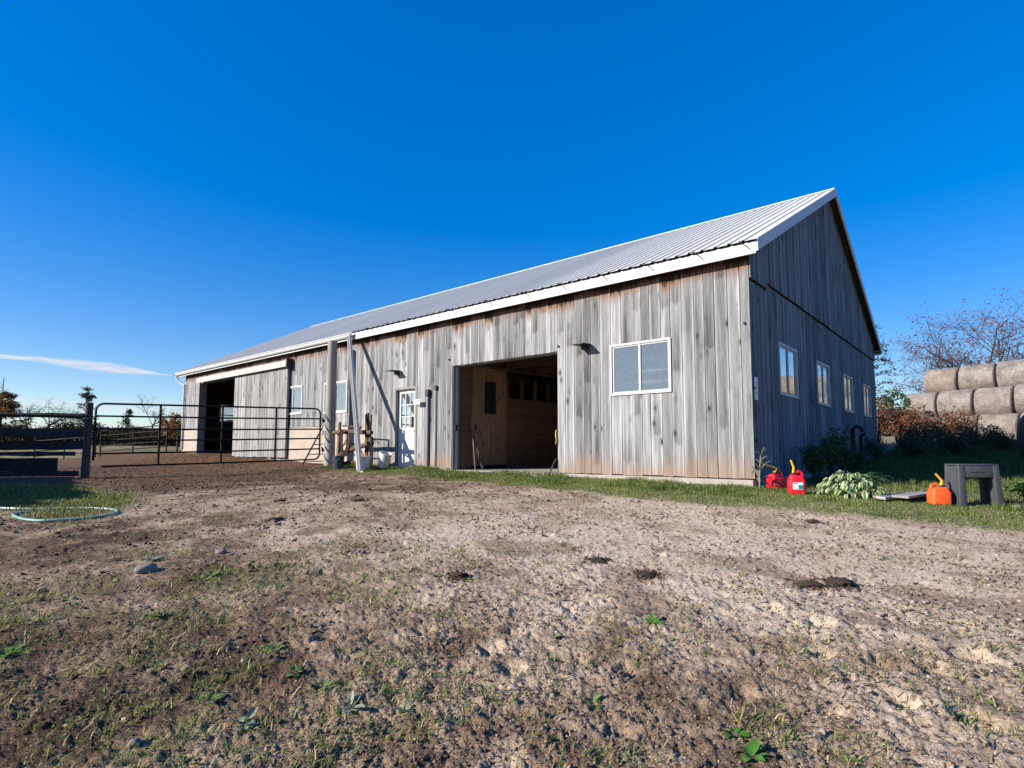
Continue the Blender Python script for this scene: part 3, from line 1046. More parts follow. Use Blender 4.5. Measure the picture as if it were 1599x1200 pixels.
MB().box(lx0 + .001, lx1 - .001, .098, .102, lz0, lz1).build('pane', M['glass_mirror'], walk)
MB().lathe([(.0, -.03), (.026, -.028), (.032, -.012), (.022, 0.0), (.012, .012), (.012, .03)], (0, 0, 0), 12).xf(Matrix.Translation((d1 - .06, .056, .95)) @ Matrix.Rotation(-math.pi / 2, 4, 'X')).build('door_knob', M['galv'], walk, smooth=True)
MB().box(x0, x1, .02, .4, -.1, -.02).build('threshold', M['galv'], barn)

# sliding door on the left half with its track cover
sx0, sx1, sz0, sz1 = -19.10, -15.12, .19, 3.235
mb = MB()
mb.box(sx0 + .02, sx1 - .02, -.085, -.06, sz0 + .06, sz0 + .2)
mb.box(sx0 + .02, sx1 - .02, -.085, -.06, 1.6, 1.74)
mb.box(sx0 + .02, sx1 - .02, -.085, -.06, sz1 - .2, sz1 - .06)
sd = mb.build('sliding_door', M['dark_wood'], barn, origin=((sx0 + sx1) / 2, -.08, sz0))
es = edges(sx0, sx1, .215, [])
for i, (a, b) in enumerate(zip(es, es[1:])):
    bend = .0
    board_mesh_x(a + .003, b - .003, sz0 + random.uniform(-.012, .012) + .012 * (i == 0), sz1, -.128 + random.uniform(-.004, .004), .04).build('plank', M['plank'], sd, origin=((a + b) / 2, -.12, sz0))
MB().box(sx1 - .012, sx1 + .03, -.12, -.045, sz0, sz1).build('edge_board', M['jamb'], sd)
mb = MB()
tx0, tx1 = -22.62, -15.0
mb.add([(x, y, z) for x in (tx0, tx1) for y, z in ((-.02, 3.50), (-.10, 3.50), (-.235, 3.44), (-.245, 3.235), (-.225, 3.235), (-.215, 3.425), (-.09, 3.48), (-.02, 3.48))],
       [(i, (i + 1) % 8, (i + 1) % 8 + 8, i + 8) for i in range(8)] + [tuple(reversed(range(8))), tuple(range(8, 16))])
mb.build('track_cover', M['track'], barn)
MB().box(tx1 + .002, tx1 + .05, -.23, -.012, 3.20, 3.52).build('track_end', M['dark'], barn)

# ------------------------------------------------------------------ roof
mb = MB()
for sgn in (0, 1):
    pts = []
    for x in (-L - .42, .185):
        for yv, zv in ((EAVE_Y + .05, EAVE_Z - .05 + SLOPE * .05), (RIDGE_Y - .001, RIDGE_Z - .05), (RIDGE_Y - .001, RIDGE_Z - .11), (EAVE_Y + .05, EAVE_Z - .11 + SLOPE * .05)):
            pts.append((x, yv if sgn == 0 else W - yv, zv))
    mb.add(pts, [(0, 1, 2, 3), (7, 6, 5, 4), (0, 4, 5, 1), (1, 5, 6, 2), (2, 6, 7, 3), (3, 7, 4, 0)])
mb.build('roof_deck', M['dark_wood'], barn)

PW = .921
slen = math.hypot(RIDGE_Y - EAVE_Y, RIDGE_Z - EAVE_Z)
prof = []
for q in range(4):
    c = .03 + q * .23
    prof += [(c - .03, 0), (c - .012, .024), (c + .012, .024), (c + .03, 0)]
    if q < 3 or True:
        prof += [(c + .105, .0), (c + .115, .006), (c + .125, .0)]
prof = [p for p in prof if p[0] <= PW - .001] + [(PW + .004, 0)]
mb = MB()
for s_ in (-.045, slen - .01):
    for x, h in prof:
        mb.v.append((x, s_ * math.cos(TH) - h * math.sin(TH), s_ * math.sin(TH) + h * math.cos(TH)))
n = len(prof)
mb.f = [(i, i + 1, n + i + 1, n + i) for i in range(n - 1)]
pm = mb.mesh('roof_panel', M['roof'])
for i in range(27):
    xs = .205 - (i + 1) * PW
    link_mesh('roof_panel', pm, barn, Matrix.Translation((xs, EAVE_Y, EAVE_Z)))
    link_mesh('roof_panel', pm, barn, Matrix.Translation((xs + PW, W - EAVE_Y, EAVE_Z)) @ Matrix.Rotation(math.pi, 4, 'Z'))
mb = MB()
for sgn in (-1, 1):
    c = RIDGE_Y
    a = [(c, RIDGE_Z + .035), (c + sgn * .17, RIDGE_Z + .035 - .17 * SLOPE), (c + sgn * .17, RIDGE_Z + .02 - .17 * SLOPE), (c, RIDGE_Z + .02)]
    mb.add([(x, y, z) for x in (-L - .46, .215) for y, z in a], [(0, 1, 2, 3), (7, 6, 5, 4), (0, 4, 5, 1), (1, 5, 6, 2), (2, 6, 7, 3)])
mb.build('ridge_cap', M['white'], barn)
# rake trims on both gables
for xa, xb in ((.19, .222), (-L - .45, -L - .425)):
    for sgn in (0, 1):
        pts = []
        for x in (xa, xb):
            for yv, zv in ((EAVE_Y + .02, EAVE_Z - .20), (RIDGE_Y, RIDGE_Z - .205), (RIDGE_Y, RIDGE_Z + .012), (EAVE_Y + .02, EAVE_Z + .012)):
                pts.append((x, yv if sgn == 0 else W - yv, zv))
        MB().add(pts, [(0, 1, 2, 3), (7, 6, 5, 4), (0, 4, 5, 1), (1, 5, 6, 2), (2, 6, 7, 3), (3, 7, 4, 0)]).build('rake_trim', M['white'], barn)
# fascia boards, soffit, gutter
for a, b in ((-2.86, .188), (-5.91, -2.864), (-8.96, -5.914), (-11.06, -8.964)):
    MB().box(a, b, -.205, -.178, 3.665, 3.868).bev(.004, 1).build('fascia_board', M['white'], barn, origin=((a + b) / 2, -.19, 3.665))
MB().box(-L - .43, -11.064, -.2, -.178, 3.68, 3.868).build('fascia_board', M['gutter_white'], barn, origin=(-18, -.19, 3.68))
MB().box(-L - .42, .186, W + .178, W + .2, 3.665, 3.868).build('fascia_board', M['white'], barn)
mb = MB()
mb.box(-L - .42, .186, -.177, -.002, 3.735, 3.75)
mb.box(-L - .42, .186, W + .002, W + .177, 3.735, 3.75)
mb.build('soffit', M['dark_wood'], barn)
g = [(-.205, 3.862), (-.205, 3.74), (-.262, 3.74), (-.287, 3.772), (-.297, 3.82), (-.318, 3.842), (-.318, 3.862), (-.310, 3.862), (-.290, 3.824), (-.28, 3.775), (-.258, 3.748), (-.213, 3.748), (-.213, 3.862)]
ng = len(g)
mb = MB().add([(x, y, z) for x in (-L - .47, -11.07) for y, z in g], [(i, (i + 1) % ng, (i + 1) % ng + ng, i + ng) for i in range(ng)])
mb.box(-L - .48, -L - .47, -.317, -.206, 3.742, 3.86)
mb.build('gutter', M['gutter_white'], barn)
mb = MB().tube([(-L - .33, -.26, 3.74), (-L - .33, -.26, 3.62), (-L - .18, -.16, 3.42), (-L + .07, -.07, 3.30), (-L + .07, -.06, 3.18), (-L + .07, -.06, .45)], .04, 10)
mb.build('downspout', M['gutter_white'], barn, smooth=True)
for x in (-10.28, -9.35, -8.44, -6.95, -5.72, -4.62, -3.66, -2.69, -1.73, -.80, -.02):
    MB().tube([(x, -.16, 3.872), (x, -.33, 3.862), (x + .012, -.40, 3.845)], .011, 6).build('gutter_spike', M['rust'], barn, origin=(x, -.2, 3.88))

# ------------------------------------------------------------------ fittings on the walls
def wall_lamp(x, z):
    mb = MB()
    mb.add([(x - .15, -.34, z + .005), (x + .13, -.34, z + .005), (x + .13, -.02, z + .02), (x - .15, -.02, z + .02),
            (x - .15, -.34, z + .02), (x + .13, -.34, z + .02), (x + .13, -.02, z + .04), (x - .15, -.02, z + .04)],
           [(3, 2, 1, 0), (4, 5, 6, 7), (0, 1, 5, 4), (1, 2, 6, 5), (2, 3, 7, 6), (3, 0, 4, 7)])
    lamp = mb.build('wall_lamp', M['dark'], barn, origin=(x, 0, z))
    b = MB().box(x - .06, x + .06, -.10, .0, z - .075, z + .012).bev(.012, 2)
    b.build('lamp_housing', M['dark'], lamp)


wall_lamp(-3.22, 2.555)
wall_lamp(-9.28, 2.56)
cd = MB().tube([(-7.99, -.04, -.02), (-7.99, -.04, 1.86)], .035, 10).build('conduit', M['galv'], barn, origin=(-7.99, -.04, 0), smooth=True)
MB().box(-8.05, -7.93, -.10, .0, 1.82, 2.0).bev(.015, 2).build('junction_box', M['dark'], cd)
cd = MB().tube([(-7.71, -.02, .05), (-7.71, -.02, 1.98)], .014, 8).build('conduit', M['galv'], barn, origin=(-7.71, -.02, 0), smooth=True)
MB().box(-7.75, -7.67, -.06, .0, 1.97, 2.08).bev(.01, 2).build('junction_box', M['dark'], cd)
mb = MB().box(-8.42, -8.20, -.14, -.115, 1.63, 1.75)
mb.bar((-8.40, -.0, 1.60), (-8.36, -.118, 1.68), .018, .018)
mb.build('mail_holder', M['label_white'], barn)
MB().box(-7.085 - .065 + .02 + .012, -7.085 - .065 + .02 + .05, .06, .14, .93, 1.08).bev(.008, 2).build('switch_box', M['dark'], barn)
for x, z in ((-3.91, 2.64), (-7.25, 2.70), (-.09, 2.58)):
    MB().tube([(x, .0, z), (x, -.03, z - .005)], [.028, .02], 8).build('wall_hook', M['dark'], barn, origin=(x, 0, z))
for y, z in ((.06, 1.50), (.09, .62)):
    MB().tube([(0, y, z), (.03, y, z)], [.028, .02], 8).build('wall_hook', M['dark'], barn, origin=(0, y, z))
sg = MB().box(.004, .012, .09, .25, 1.30, 1.68).build('wall_sign', M['label_white'], barn)
mb = MB()
mb.box(.0125, .0138, .125, .215, 1.585, 1.60); mb.box(.0125, .0138, .155, .185, 1.55, 1.585)
for q in range(4):
    mb.box(.0125, .0138, .12, .22 - .02 * (q % 2), 1.50 - q * .04, 1.515 - q * .04)
mb.build('sign_print', M['print_grey'], sg)
mb = MB().box(.004, .02, .055, .075, 1.0, 1.02)

# ------------------------------------------------------------------ rooms seen through the openings
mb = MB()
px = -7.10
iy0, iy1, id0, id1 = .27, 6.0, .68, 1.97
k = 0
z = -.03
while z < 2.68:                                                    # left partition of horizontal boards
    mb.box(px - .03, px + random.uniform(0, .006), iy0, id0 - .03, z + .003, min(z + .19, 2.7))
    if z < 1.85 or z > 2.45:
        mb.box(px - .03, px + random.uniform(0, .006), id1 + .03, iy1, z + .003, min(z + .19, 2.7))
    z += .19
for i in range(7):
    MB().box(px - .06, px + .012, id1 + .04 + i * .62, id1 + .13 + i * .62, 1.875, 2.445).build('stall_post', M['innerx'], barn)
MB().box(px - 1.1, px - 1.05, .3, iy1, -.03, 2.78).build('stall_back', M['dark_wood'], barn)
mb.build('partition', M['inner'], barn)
mb = MB()
mb.box(px - .02, px + .02, id0, id1, .06, 1.40); mb.box(px - .02, px + .02, id0, id1, 2.25, 2.60)
mb.box(px - .02, px + .02, id0, id0 + .42, 1.4005, 2.2495); mb.box(px - .02, px + .02, id1 - .40, id1, 1.4005, 2.2495)
idoor = mb.build('interior_door', M['plywood'], barn, origin=(px, id0, .06))
MB().box(px - .012, px - .006, id0 + .4, id1 - .38, 1.38, 2.27).build('pane', M['dark'], idoor)
MB().box(px + .021, px + .05, id0 + .06, id0 + .09, .95, 1.1).build('handle', M['dark'], idoor)
MB().box(px - .04, px + .06, iy0, 3.2, 2.602, 2.68).build('door_rail', M['dark_wood'], barn)
by = 5.6
mb = MB()
z = -.03
while z < 1.85:
    mb.box(px + .05, -.2, by, by + .03 + random.uniform(0, .006), z + .004, z + .19)
    z += .195
mb.build('stall_front', M['innerx'], barn)
for i in range(6):
    x = px + .1 + i * 1.15
    MB().box(x, x + .12, by - .03, by + .06, 1.925, 2.85).build('stall_post', M['innerx'], barn)
MB().box(px + .05, -.2, by + .4, by + .45, -.03, 3.2).build('stall_back', M['dark_wood'], barn)
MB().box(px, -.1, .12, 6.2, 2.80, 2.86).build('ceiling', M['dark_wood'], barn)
for i in range(8):
    MB().box(px + .1, -.1, .5 + i * .68, .55 + i * .68, 2.64, 2.798).build('joist', M['innerx'], barn)
mb = MB()
mb.box(-3.3, -3.24, .27, 5.5, -.03, 1.2)
mb.build('low_partition', M['inner'], barn)
for i in range(5):
    zz = 1.55 + i * .22
    MB().box(-2.6, -1.15, .42 + .03 * i, .46 + .03 * i, zz, zz + .05).build('shelf_slat', M['slat'], barn)
MB().box(-14.0, -13.9, .12, W - .12, -.03, 3.7).build('partition', M['dark_wood'], barn)

# ------------------------------------------------------------------ gate, posts and fences
def ground_at(x, y):
    return gz(x, y)


def vec(*a):
    return Vector(a)


# tall log post that carries the gate
pr = thing('wooden_post', 'tall round weathered log post holding the right end of the tube gate', 'post', (-11.72, -.52, -.05))
pts = [(-11.74 + .03 * i / 6 + .012 * math.sin(i), -.52, -.25 + i * .65) for i in range(7)]
pts[-1] = (pts[-1][0], -.52, 3.64)
MB().tube(pts, [.165, .155, .15, .145, .14, .135, .13], 14, wob=.03).build('shaft', M['post'], pr, smooth=True)
for z in (.45, 1.30):
    mb = MB().tube([(-11.88, -.60, z), (-11.90, -.66, z + .05), (-11.86, -.70, z + .07)], .018, 7)
    mb.box(-11.90, -11.84, -.68, -.58, z - .05, z + .03)
    mb.build('hinge', M['black_metal'], pr, origin=(-11.87, -.62, z))
mb = MB().tube([(-11.78, -.70, 1.02), (-11.80, -.73, .95), (-11.77, -.735, .88), (-11.73, -.72, .93), (-11.76, -.70, 1.02)], .012, 6)
mb.build('hook', M['rust'], pr)

# short gate post at the left
lp = thing('wooden_post', 'short grey log post at the left end of the tube gate', 'post', (-12.93, -6.02, -.2))
MB().tube([(-12.95, -6.03, -.4), (-12.945, -6.03, .6), (-12.95, -6.03, 1.54)], [.09, .082, .078], 12, wob=.03).build('shaft', M['old_post'], lp, smooth=True)
for z in (.36, 1.16):
    MB().tube([(-12.92, -6.14, z), (-12.84, -6.16, z + .01), (-12.79, -6.08, z), (-12.80, -5.95, z - .01)], .011, 6).build('chain', M['galv'], lp, origin=(-12.85, -6.1, z))

A0 = vec(-12.80, -5.93, .06); B0 = vec(-11.90, -.74, .18)
gate = thing('tube_gate', 'long black metal tube gate with six bars across the yard entrance', 'gate', tuple(A0))
up = vec(0, 0, 1); gd = (B0 - A0)


def gp(t, h):
    return A0 + gd * t + up * h


GH = 1.46
rc = .16
hs_ = [0.0, .30, .60, .87, 1.17, GH]
top = [gp(0, .14), gp(0, GH - .16)] + [gp(.030 * (1 - math.cos(a)), GH - .16 + .16 * math.sin(a)) for a in np.linspace(.3, math.pi / 2, 5)]
top += [gp(1 - .030 * (1 - math.cos(a)), GH - .16 + .16 * math.sin(a)) for a in np.linspace(math.pi / 2, .3, 5)] + [gp(1, GH - .16), gp(1, .14)]
top += [gp(1 - .030 * (1 - math.cos(a)), .14 - .14 * math.sin(a)) for a in np.linspace(.3, math.pi / 2, 4)]
MB().tube(top, .024, 9).build('frame', M['black_metal'], gate, smooth=True)
MB().tube([gp(.03, 0.0), gp(.5, -.01), gp(.972, 0.0)], .022, 8).build('bar', M['black_metal'], gate, origin=tuple(gp(0, 0)), smooth=True)
for h in hs_[1:-1]:
    MB().tube([gp(.002, h), gp(.5, h - .012), gp(.998, h)], .021, 8).build('bar', M['black_metal'], gate, origin=tuple(gp(0, h)), smooth=True)
nrm = gd.cross(up).normalized()
for t in (.2435, .508, .765):
    MB().tube([gp(t, -.02), gp(t, GH)], .027, 8).build('upright', M['black_metal'], gate, origin=tuple(gp(t, 0)))

# triangular pipe brace leaning beside the tall post
br = thing('pipe_brace', 'leaning triangle of rusty black pipe rungs beside the tall log post', 'pipe brace', (-12.5, -.62, -.03))
MB().tube([(-13.06, -.62, -.03), (-12.55, -.62, .50), (-11.98, -.62, 1.10)], .022, 7).build('leaning_pipe', M['black_metal'], br, smooth=True)
for xa, z in ((-12.93, .10), (-12.73, .31), (-12.45, .60)):
    MB().tube([(xa, -.62, z), (-11.92, -.62, z + .02)], .017, 6).build('rung', M['black_metal'], br, origin=(xa, -.62, z), smooth=True)

# old rail fence running left from the short post
fd = vec(-.45, -.893, 0).normalized()
fx = thing('rail_fence', 'dark old board fence left of the gate with a rough pole on top', 'fence', (-12.93, -6.05, -.2))
F0 = vec(-13.0, -6.12, 0)


def fpt(d, z, off=0.0):
    p = F0 + fd * d
    return vec(p.x + fd.y * off * -1, p.y + fd.x * off, z)


def plank_along(name, zc, h, d0, d1, off, th=.035, sag=.0, mat='rail', seed=0):
    rnd = random.Random(seed)
    mb = MB()
    n = 12
    for i in range(n + 1):
        d = d0 + (d1 - d0) * i / n
        zt = zc + h / 2 + rnd.uniform(-.010, .010) - sag * math.sin(math.pi * i / n)
        zb = zc - h / 2 + rnd.uniform(-.010, .010) - sag * math.sin(math.pi * i / n)
        for o_, z in ((off, zb), (off + th, zb), (off + th, zt), (off, zt)):
            mb.v.append(tuple(fpt(d, z, o_)))
    for i in range(n):
        for k in range(4):
            a = i * 4 + k; b = i * 4 + (k + 1) % 4
            mb.f.append((a, b, b + 4, a + 4))
    mb.f += [(3, 2, 1, 0), (n * 4, n * 4 + 1, n * 4 + 2, n * 4 + 3)]
    o = mb.build(name, M[mat], fx, origin=tuple(fpt(d0, zc, off)))
    return o


rnd = random.Random(4)
pp = [fpt(-.1 + i * .34, 1.235 + rnd.uniform(-.015, .015) - .01 * i / 14, .05) for i in range(16)]
MB().tube([tuple(p) for p in pp], [.052 + rnd.uniform(-.008, .008) for _ in pp], 8).build('top_pole', M['rail'], fx, smooth=True)
plank_along('fence_board', .83, .20, -.06, 5.2, .0, seed=1)
plank_along('fence_board', .555, .20, -.02, 5.2, .0, sag=.02, seed=2)
plank_along('fence_board', .36, .10, .10, 5.2, .0, seed=3)
plank_along('fence_board', .12, .30, .42, 5.2, .0, th=.05, seed=4)
plank_along('fence_board', -.10, .12, .02, 5.2, .0, sag=-.02, seed=5)
for d in (1.95, 4.3):
    MB().tube([tuple(fpt(d, -.5, -.09)), tuple(fpt(d, 1.22, -.09))], .075, 9).build('fence_post', M['rail'], fx, origin=tuple(fpt(d, -.2, -.09)), smooth=True)

# added board fence, out of view at left, sized to cast shade on the yard
sf = thing('shadow_fence', 'added weathered board fence out of view at left, shading the yard', 'fence', (-9, -11.3, -.4))
sa, sb = vec(-8.3, -11.45, 0), vec(-16.5, -9.95, 0)
n = 34
for i in range(n):
    a = sa.lerp(sb, i / n); b = sa.lerp(sb, (i + .96) / n)
    zt = 1.95 + random.uniform(-.06, .06) - (.25 if i < 2 else 0)
    z0 = gz(a.x, a.y) - .1
    q = (b - a).normalized(); s = vec(-q.y, q.x, 0) * .012
    MB().hexa([tuple(p) for p in (a + s + vec(0, 0, z0), b + s + vec(0, 0, z0), b - s + vec(0, 0, z0), a - s + vec(0, 0, z0),
                                  a + s + vec(0, 0, zt), b + s + vec(0, 0, zt), b - s + vec(0, 0, zt), a - s + vec(0, 0, zt))]).build('fence_board', M['plank'], sf, origin=(a.x, a.y, z0))

# distant pipe corral panels
def far_panel(a, b, label):
    a = vec(*a, gz(*a)); b = vec(*b, gz(*b))
    t = thing('corral_panel', label, 'fence panel', tuple((a + b) / 2), 'corral panels beyond the gate')
    for h in (.25, .5, .75, 1.0, 1.25):
        MB().tube([a + up * h, b + up * h], .028, 5).build('rail', M['black_metal'], t)
    for s in (0, .5, 1):
        p = a.lerp(b, s)
        MB().tube([p, p + up * (1.3 if s != .5 else 1.25)], .035, 5).build('upright', M['black_metal'], t)


far_panel((-33.5, -3.6), (-30.0, -1.9), 'leftmost far corral panel seen through the gate')
far_panel((-29.8, -1.75), (-26.4, .0), 'far corral panel seen through the middle of the gate')
far_panel((-26.5, .5), (-25.3, 3.3), 'far corral panel nearest the barn corner')

# ------------------------------------------------------------------ things along the front wall
gt = thing('fallen_gutter', 'long white gutter length leaning from the eave down to the grass', 'gutter', (-8.86, -1.4, -.08))
ta, tb = vec(-11.20, -.30, 3.80), vec(-8.92, -1.38, -.09)
d = (tb - ta).normalized()
s = d.cross(vec(0, 1, 0)).normalized()
u = s.cross(d)
pf = [(-.065, .045), (-.065, -.045), (.04, -.045), (.065, -.015), (.065, .045), (.057, .045), (.057, -.01), (.036, -.037), (-.057, -.037), (-.057, .045)]
mb = MB()
for q in range(9):
    c = ta.lerp(tb, q / 8)
    for a, b in pf:
        mb.v.append(tuple(c + s * a - u * b))
m_n = len(pf)
for q in range(8):
    for k in range(m_n):
        a = q * m_n + k; b = q * m_n + (k + 1) % m_n
        mb.f.append((a, b, b + m_n, a + m_n))
mb.build('trough', M['white'], gt)
c = ta.lerp(tb, .42)
MB().tube([c + s * .06, c + s * .11 + u * .03, c + s * .12 - vec(0, 0, .05)], .008, 5).build('strap', M['galv'], gt)

# rough log rack against the wall with buckets
rk = thing('log_rack', 'rough rack of brown logs and stakes by the stem wall', 'rack', (-10.0, -.8, 0))
MB().bar((-10.86, -.80, -.05), (-10.83, -.78, 1.22), .075, .06, up=(0, 1, 0)).build('stake', M['stick'], rk, origin=(-10.85, -.8, 0))
MB().hexa([(-9.72, -.72, -.05), (-9.59, -.72, -.05), (-9.59, -.66, -.05), (-9.72, -.66, -.05), (-9.74, -.72, 1.40), (-9.61, -.72, 1.44), (-9.61, -.66, 1.44), (-9.74, -.66, 1.40)]).bev(.02, 2).build('stake', M['log'], rk, origin=(-9.7, -.7, 0))
MB().bar((-9.52, -.70, -.05), (-9.53, -.68, 1.38), .055, .05, up=(0, 1, 0)).build('stake', M['stick'], rk, origin=(-9.5, -.7, 0))
MB().tube([(-10.95, -.88, .93), (-10.2, -.87, .94), (-9.22, -.86, .90)], [.055, .06, .058], 9).build('log', M['log'], rk, origin=(-10, -.87, .92), smooth=True)
MB().tube([(-10.95, -.88, .18), (-10.3, -.87, .42), (-9.18, -.86, .64)], [.06, .065, .06], 9).build('log', M['log'], rk, origin=(-10, -.87, .4), smooth=True)
MB().tube([(-10.85, -.66, 1.12), (-10.0, -.64, 1.07)], .02, 7).build('rod', M['rust'], rk, origin=(-10.4, -.65, 1.1), smooth=True)
MB().tube([(-10.02, -.64, 1.08), (-10.06, -.7, .95), (-10.12, -.72, .85)], .035, 7).build('rod', M['rust'], rk, origin=(-10, -.65, 1.0))
MB().tube([(-9.70, -.62, .85), (-9.30, -.58, .62)], .025, 6).build('stick', M['stick'], rk, origin=(-9.5, -.6, .7))
MB().tube([(-10.88, -.74, .60), (-10.2, -.74, .62)], .018, 6).build('rod', M['rust'], rk, origin=(-10.5, -.74, .6))
MB().tube([(-10.9, -.9, .03), (-10.1, -.9, .12), (-9.3, -.85, .1)], .05, 8).build('log', M['log'], rk, origin=(-10, -.87, .08), smooth=True)

hc = thing('hose_coil', 'dark bundle of old hose and rope hanging over the log rack', 'hose coil', (-10.30, -.93, .93))
for q in range(7):
    pts = []
    rx = .10 + .012 * (q % 3); x0 = -10.30 + random.uniform(-.07, .07)
    zb = random.uniform(.28, .45)
    for k in range(15):
        a = 2 * math.pi * k / 14
        pts.append((x0 + rx * math.sin(a), -.95 + .055 * math.cos(a * .5) + random.uniform(-.01, .01) - .02 * (q % 2), (.99 + zb) / 2 + (.99 - zb) / 2 * math.cos(a)))
    MB().tube(pts, .016, 6, cap=False).build('loop', M['rust' if q % 3 else 'dark'], hc)


def bucket(loc, r, h, mat, label, tilt=0.0, square=False, handle=True, rimmat=None):
    t = thing('bucket', label, 'bucket', loc)
    pr_ = [(0, .0), (r * .80, .0), (r * .84, .02), (r, h - .03), (r + .012, h - .03), (r + .012, h), (r - .008, h), (r * .80, .03), (0, .03)]
    m4 = Matrix.Translation(loc) @ Matrix.Rotation(tilt, 4, 'Y')
    if square:
        mb = MB().lathe([(q * 1.18, z) for q, z in pr_], (0, 0, 0), 4).xf(m4 @ Matrix.Rotation(math.pi / 4, 4, 'Z'))
        mb.build('pail', M[mat], t)
    else:
        MB().lathe(pr_, (0, 0, 0), 22).xf(m4).build('pail', M[mat], t, smooth=True)
    if handle:
        pts = [m4 @ vec(r * math.cos(a), -.03 - r * .55 * math.sin(a) - .02, h - .05 + -.10 * math.sin(a)) for a in np.linspace(0, math.pi, 10)]
        MB().tube(pts, .005, 5).build('handle', M['galv'], t, smooth=True)
    return t


bucket((-10.30, -1.12, gz(-10.3, -1.12)), .15, .36, 'navy_pail', 'dark blue bucket under the hanging hose coil')
bucket((-9.30, -1.05, gz(-9.3, -1.05)), .16, .36, 'white_pail', 'square white bucket standing behind the leaning gutter', square=True)
bucket((-9.00, -.66, gz(-9, -.66) + .08), .155, .37, 'white_pail', 'round grey white bucket tipped beside the wall', tilt=.35)

# tools in the doorway
t = thing('broom_handle', 'thin pale pole leaning inside the left jamb of the big doorway', 'pole', (-6.95, .45, 0))
MB().tube([(-6.72, .40, -.02), (-6.98, .52, 1.25)], .014, 7).build('stick', M['stick'], t, smooth=True)
t = thing('broom_handle', 'second leaning pole with a dark end inside the big doorway', 'pole', (-6.9, .6, 0))
MB().tube([(-6.62, .55, -.02), (-7.04, .60, 1.02)], .016, 7).build('stick', M['dark_wood'], t, smooth=True)
MB().tube([(-6.62, .55, -.02), (-6.60, .55, .06)], .03, 7).build('tip', M['dark'], t)
t = thing('rope', 'yellow rope hanging at the right jamb of the big doorway', 'rope', (-3.96, -.03, .9))
MB().tube([(-3.955, -.028, .88), (-3.965, -.035, .80), (-3.95, -.03, .68), (-3.96, -.035, .60)], .010, 6).build('strand', M['rope'], t)
MB().tube([(-3.96, -.03, .88), (-3.972, -.04, .77), (-3.95, -.04, .68), (-3.965, -.04, .58)], .007, 6).build('strand', M['rope'], t)
t = thing('wooden_stake', 'short dark stick leaning at the right jamb of the big doorway', 'stick', (-4.0, -.2, -.1))
MB().tube([(-4.05, -.22, -.12), (-3.965, -.03, .28)], .016, 6).build('stick', M['dark_wood'], t)

# ------------------------------------------------------------------ things in the side yard
def gas_can(loc, mat, rot, label, h=.30, w=.27, d=.19, sticker=False, spout_tilt=.1):
    t = thing('gas_can', label, 'gas can', loc)
    m4 = Matrix.Translation(loc) @ Matrix.Rotation(rot, 4, 'Z')
    mb = MB()
    mb.hexa([(-w / 2, -d / 2, 0), (w / 2, -d / 2, 0), (w / 2, d / 2, 0), (-w / 2, d / 2, 0),
             (-w / 2, -d / 2, h * .70), (w / 2, -d / 2, h * .70), (w / 2, d / 2, h * .70), (-w / 2, d / 2, h * .70)])
    mb.bev(.028, 3)
    top = MB().hexa([(-w * .47, -d * .46, h * .66), (w * .47, -d * .46, h * .66), (w * .47, d * .46, h * .66), (-w * .47, d * .46, h * .66),
                     (-w * .34, -d * .34, h * .90), (w * .40, -d * .34, h * .84), (w * .40, d * .34, h * .84), (-w * .34, d * .34, h * .90)]).bev(.022, 3)
    mb.merge(top)
    mb.xf(m4).build('body', M[mat], t, smooth=True)
    MB().tube([m4 @ vec(w * .42, 0, h * .80), m4 @ vec(w * .36, 0, h * .98), m4 @ vec(w * .16, 0, h * 1.04), m4 @ vec(-w * .02, 0, h * .92)], .019, 8).build('handle', M[mat], t, smooth=True)
    MB().tube([m4 @ vec(-w * .15, 0, h * .86), m4 @ vec(-w * .15, 0, h * .97)], .042, 12).build('cap', M['dark'], t, smooth=True)
    MB().tube([m4 @ vec(-w * .15, 0, h * .97), m4 @ vec(-w * .15 + spout_tilt * .06, 0, h * 1.2), m4 @ vec(-w * .15 - spout_tilt * .3, 0, h * 1.52)], [.021, .017, .012], 10).build('spout', M['yellow'], t, smooth=True)
    for q in range(2):
        zz = h * (.12 + .5 * q)
        mb = MB().box(-w * .42, w * .42, -d / 2 - .004, -d / 2 + .002, zz - .006, zz + .006).xf(m4)
        mb.build('rib', M[mat], t)
    if sticker:
        sk = MB().box(-.075, .065, -d / 2 - .0065, -d / 2 - .0045, h * .25, h * .56).xf(m4).build('sticker', M['label_white'], t)
        mb = MB()
        mb.box(.0, .063, -d / 2 - .0085, -d / 2 - .0068, h * .27, h * .45)
        mb.box(-.072, -.01, -d / 2 - .0085, -d / 2 - .0068, h * .50, h * .545)
        mb.xf(m4).build('print', M['teal'], sk)
        mb = MB()
        for q in range(3):
            mb.box(-.068, -.012, -d / 2 - .0085, -d / 2 - .0068, h * (.29 + .06 * q), h * (.305 + .06 * q))
        mb.xf(m4).build('print', M['print_grey'], sk)
    return t


CAMR = math.atan2(.651, .759)
gas_can((.74, -.52, gz(.74, -.52) - .01), 'red_can', CAMR - .15, 'bright red gas can with white sticker standing in the sun', sticker=True, w=.215, h=.335, d=.17)
gas_can((.26, .22, gz(.26, .22) + .0), 'red_can', CAMR + .3, 'dark red gas can in the shade behind the barn corner', w=.26, h=.28, spout_tilt=.9)
gas_can((2.40, -.35, gz(2.4, -.35) - .01), 'orange_can', CAMR + math.pi - .1, 'faded orange gas can beside the grey step stool', h=.265, w=.225, d=.17, spout_tilt=-.2)

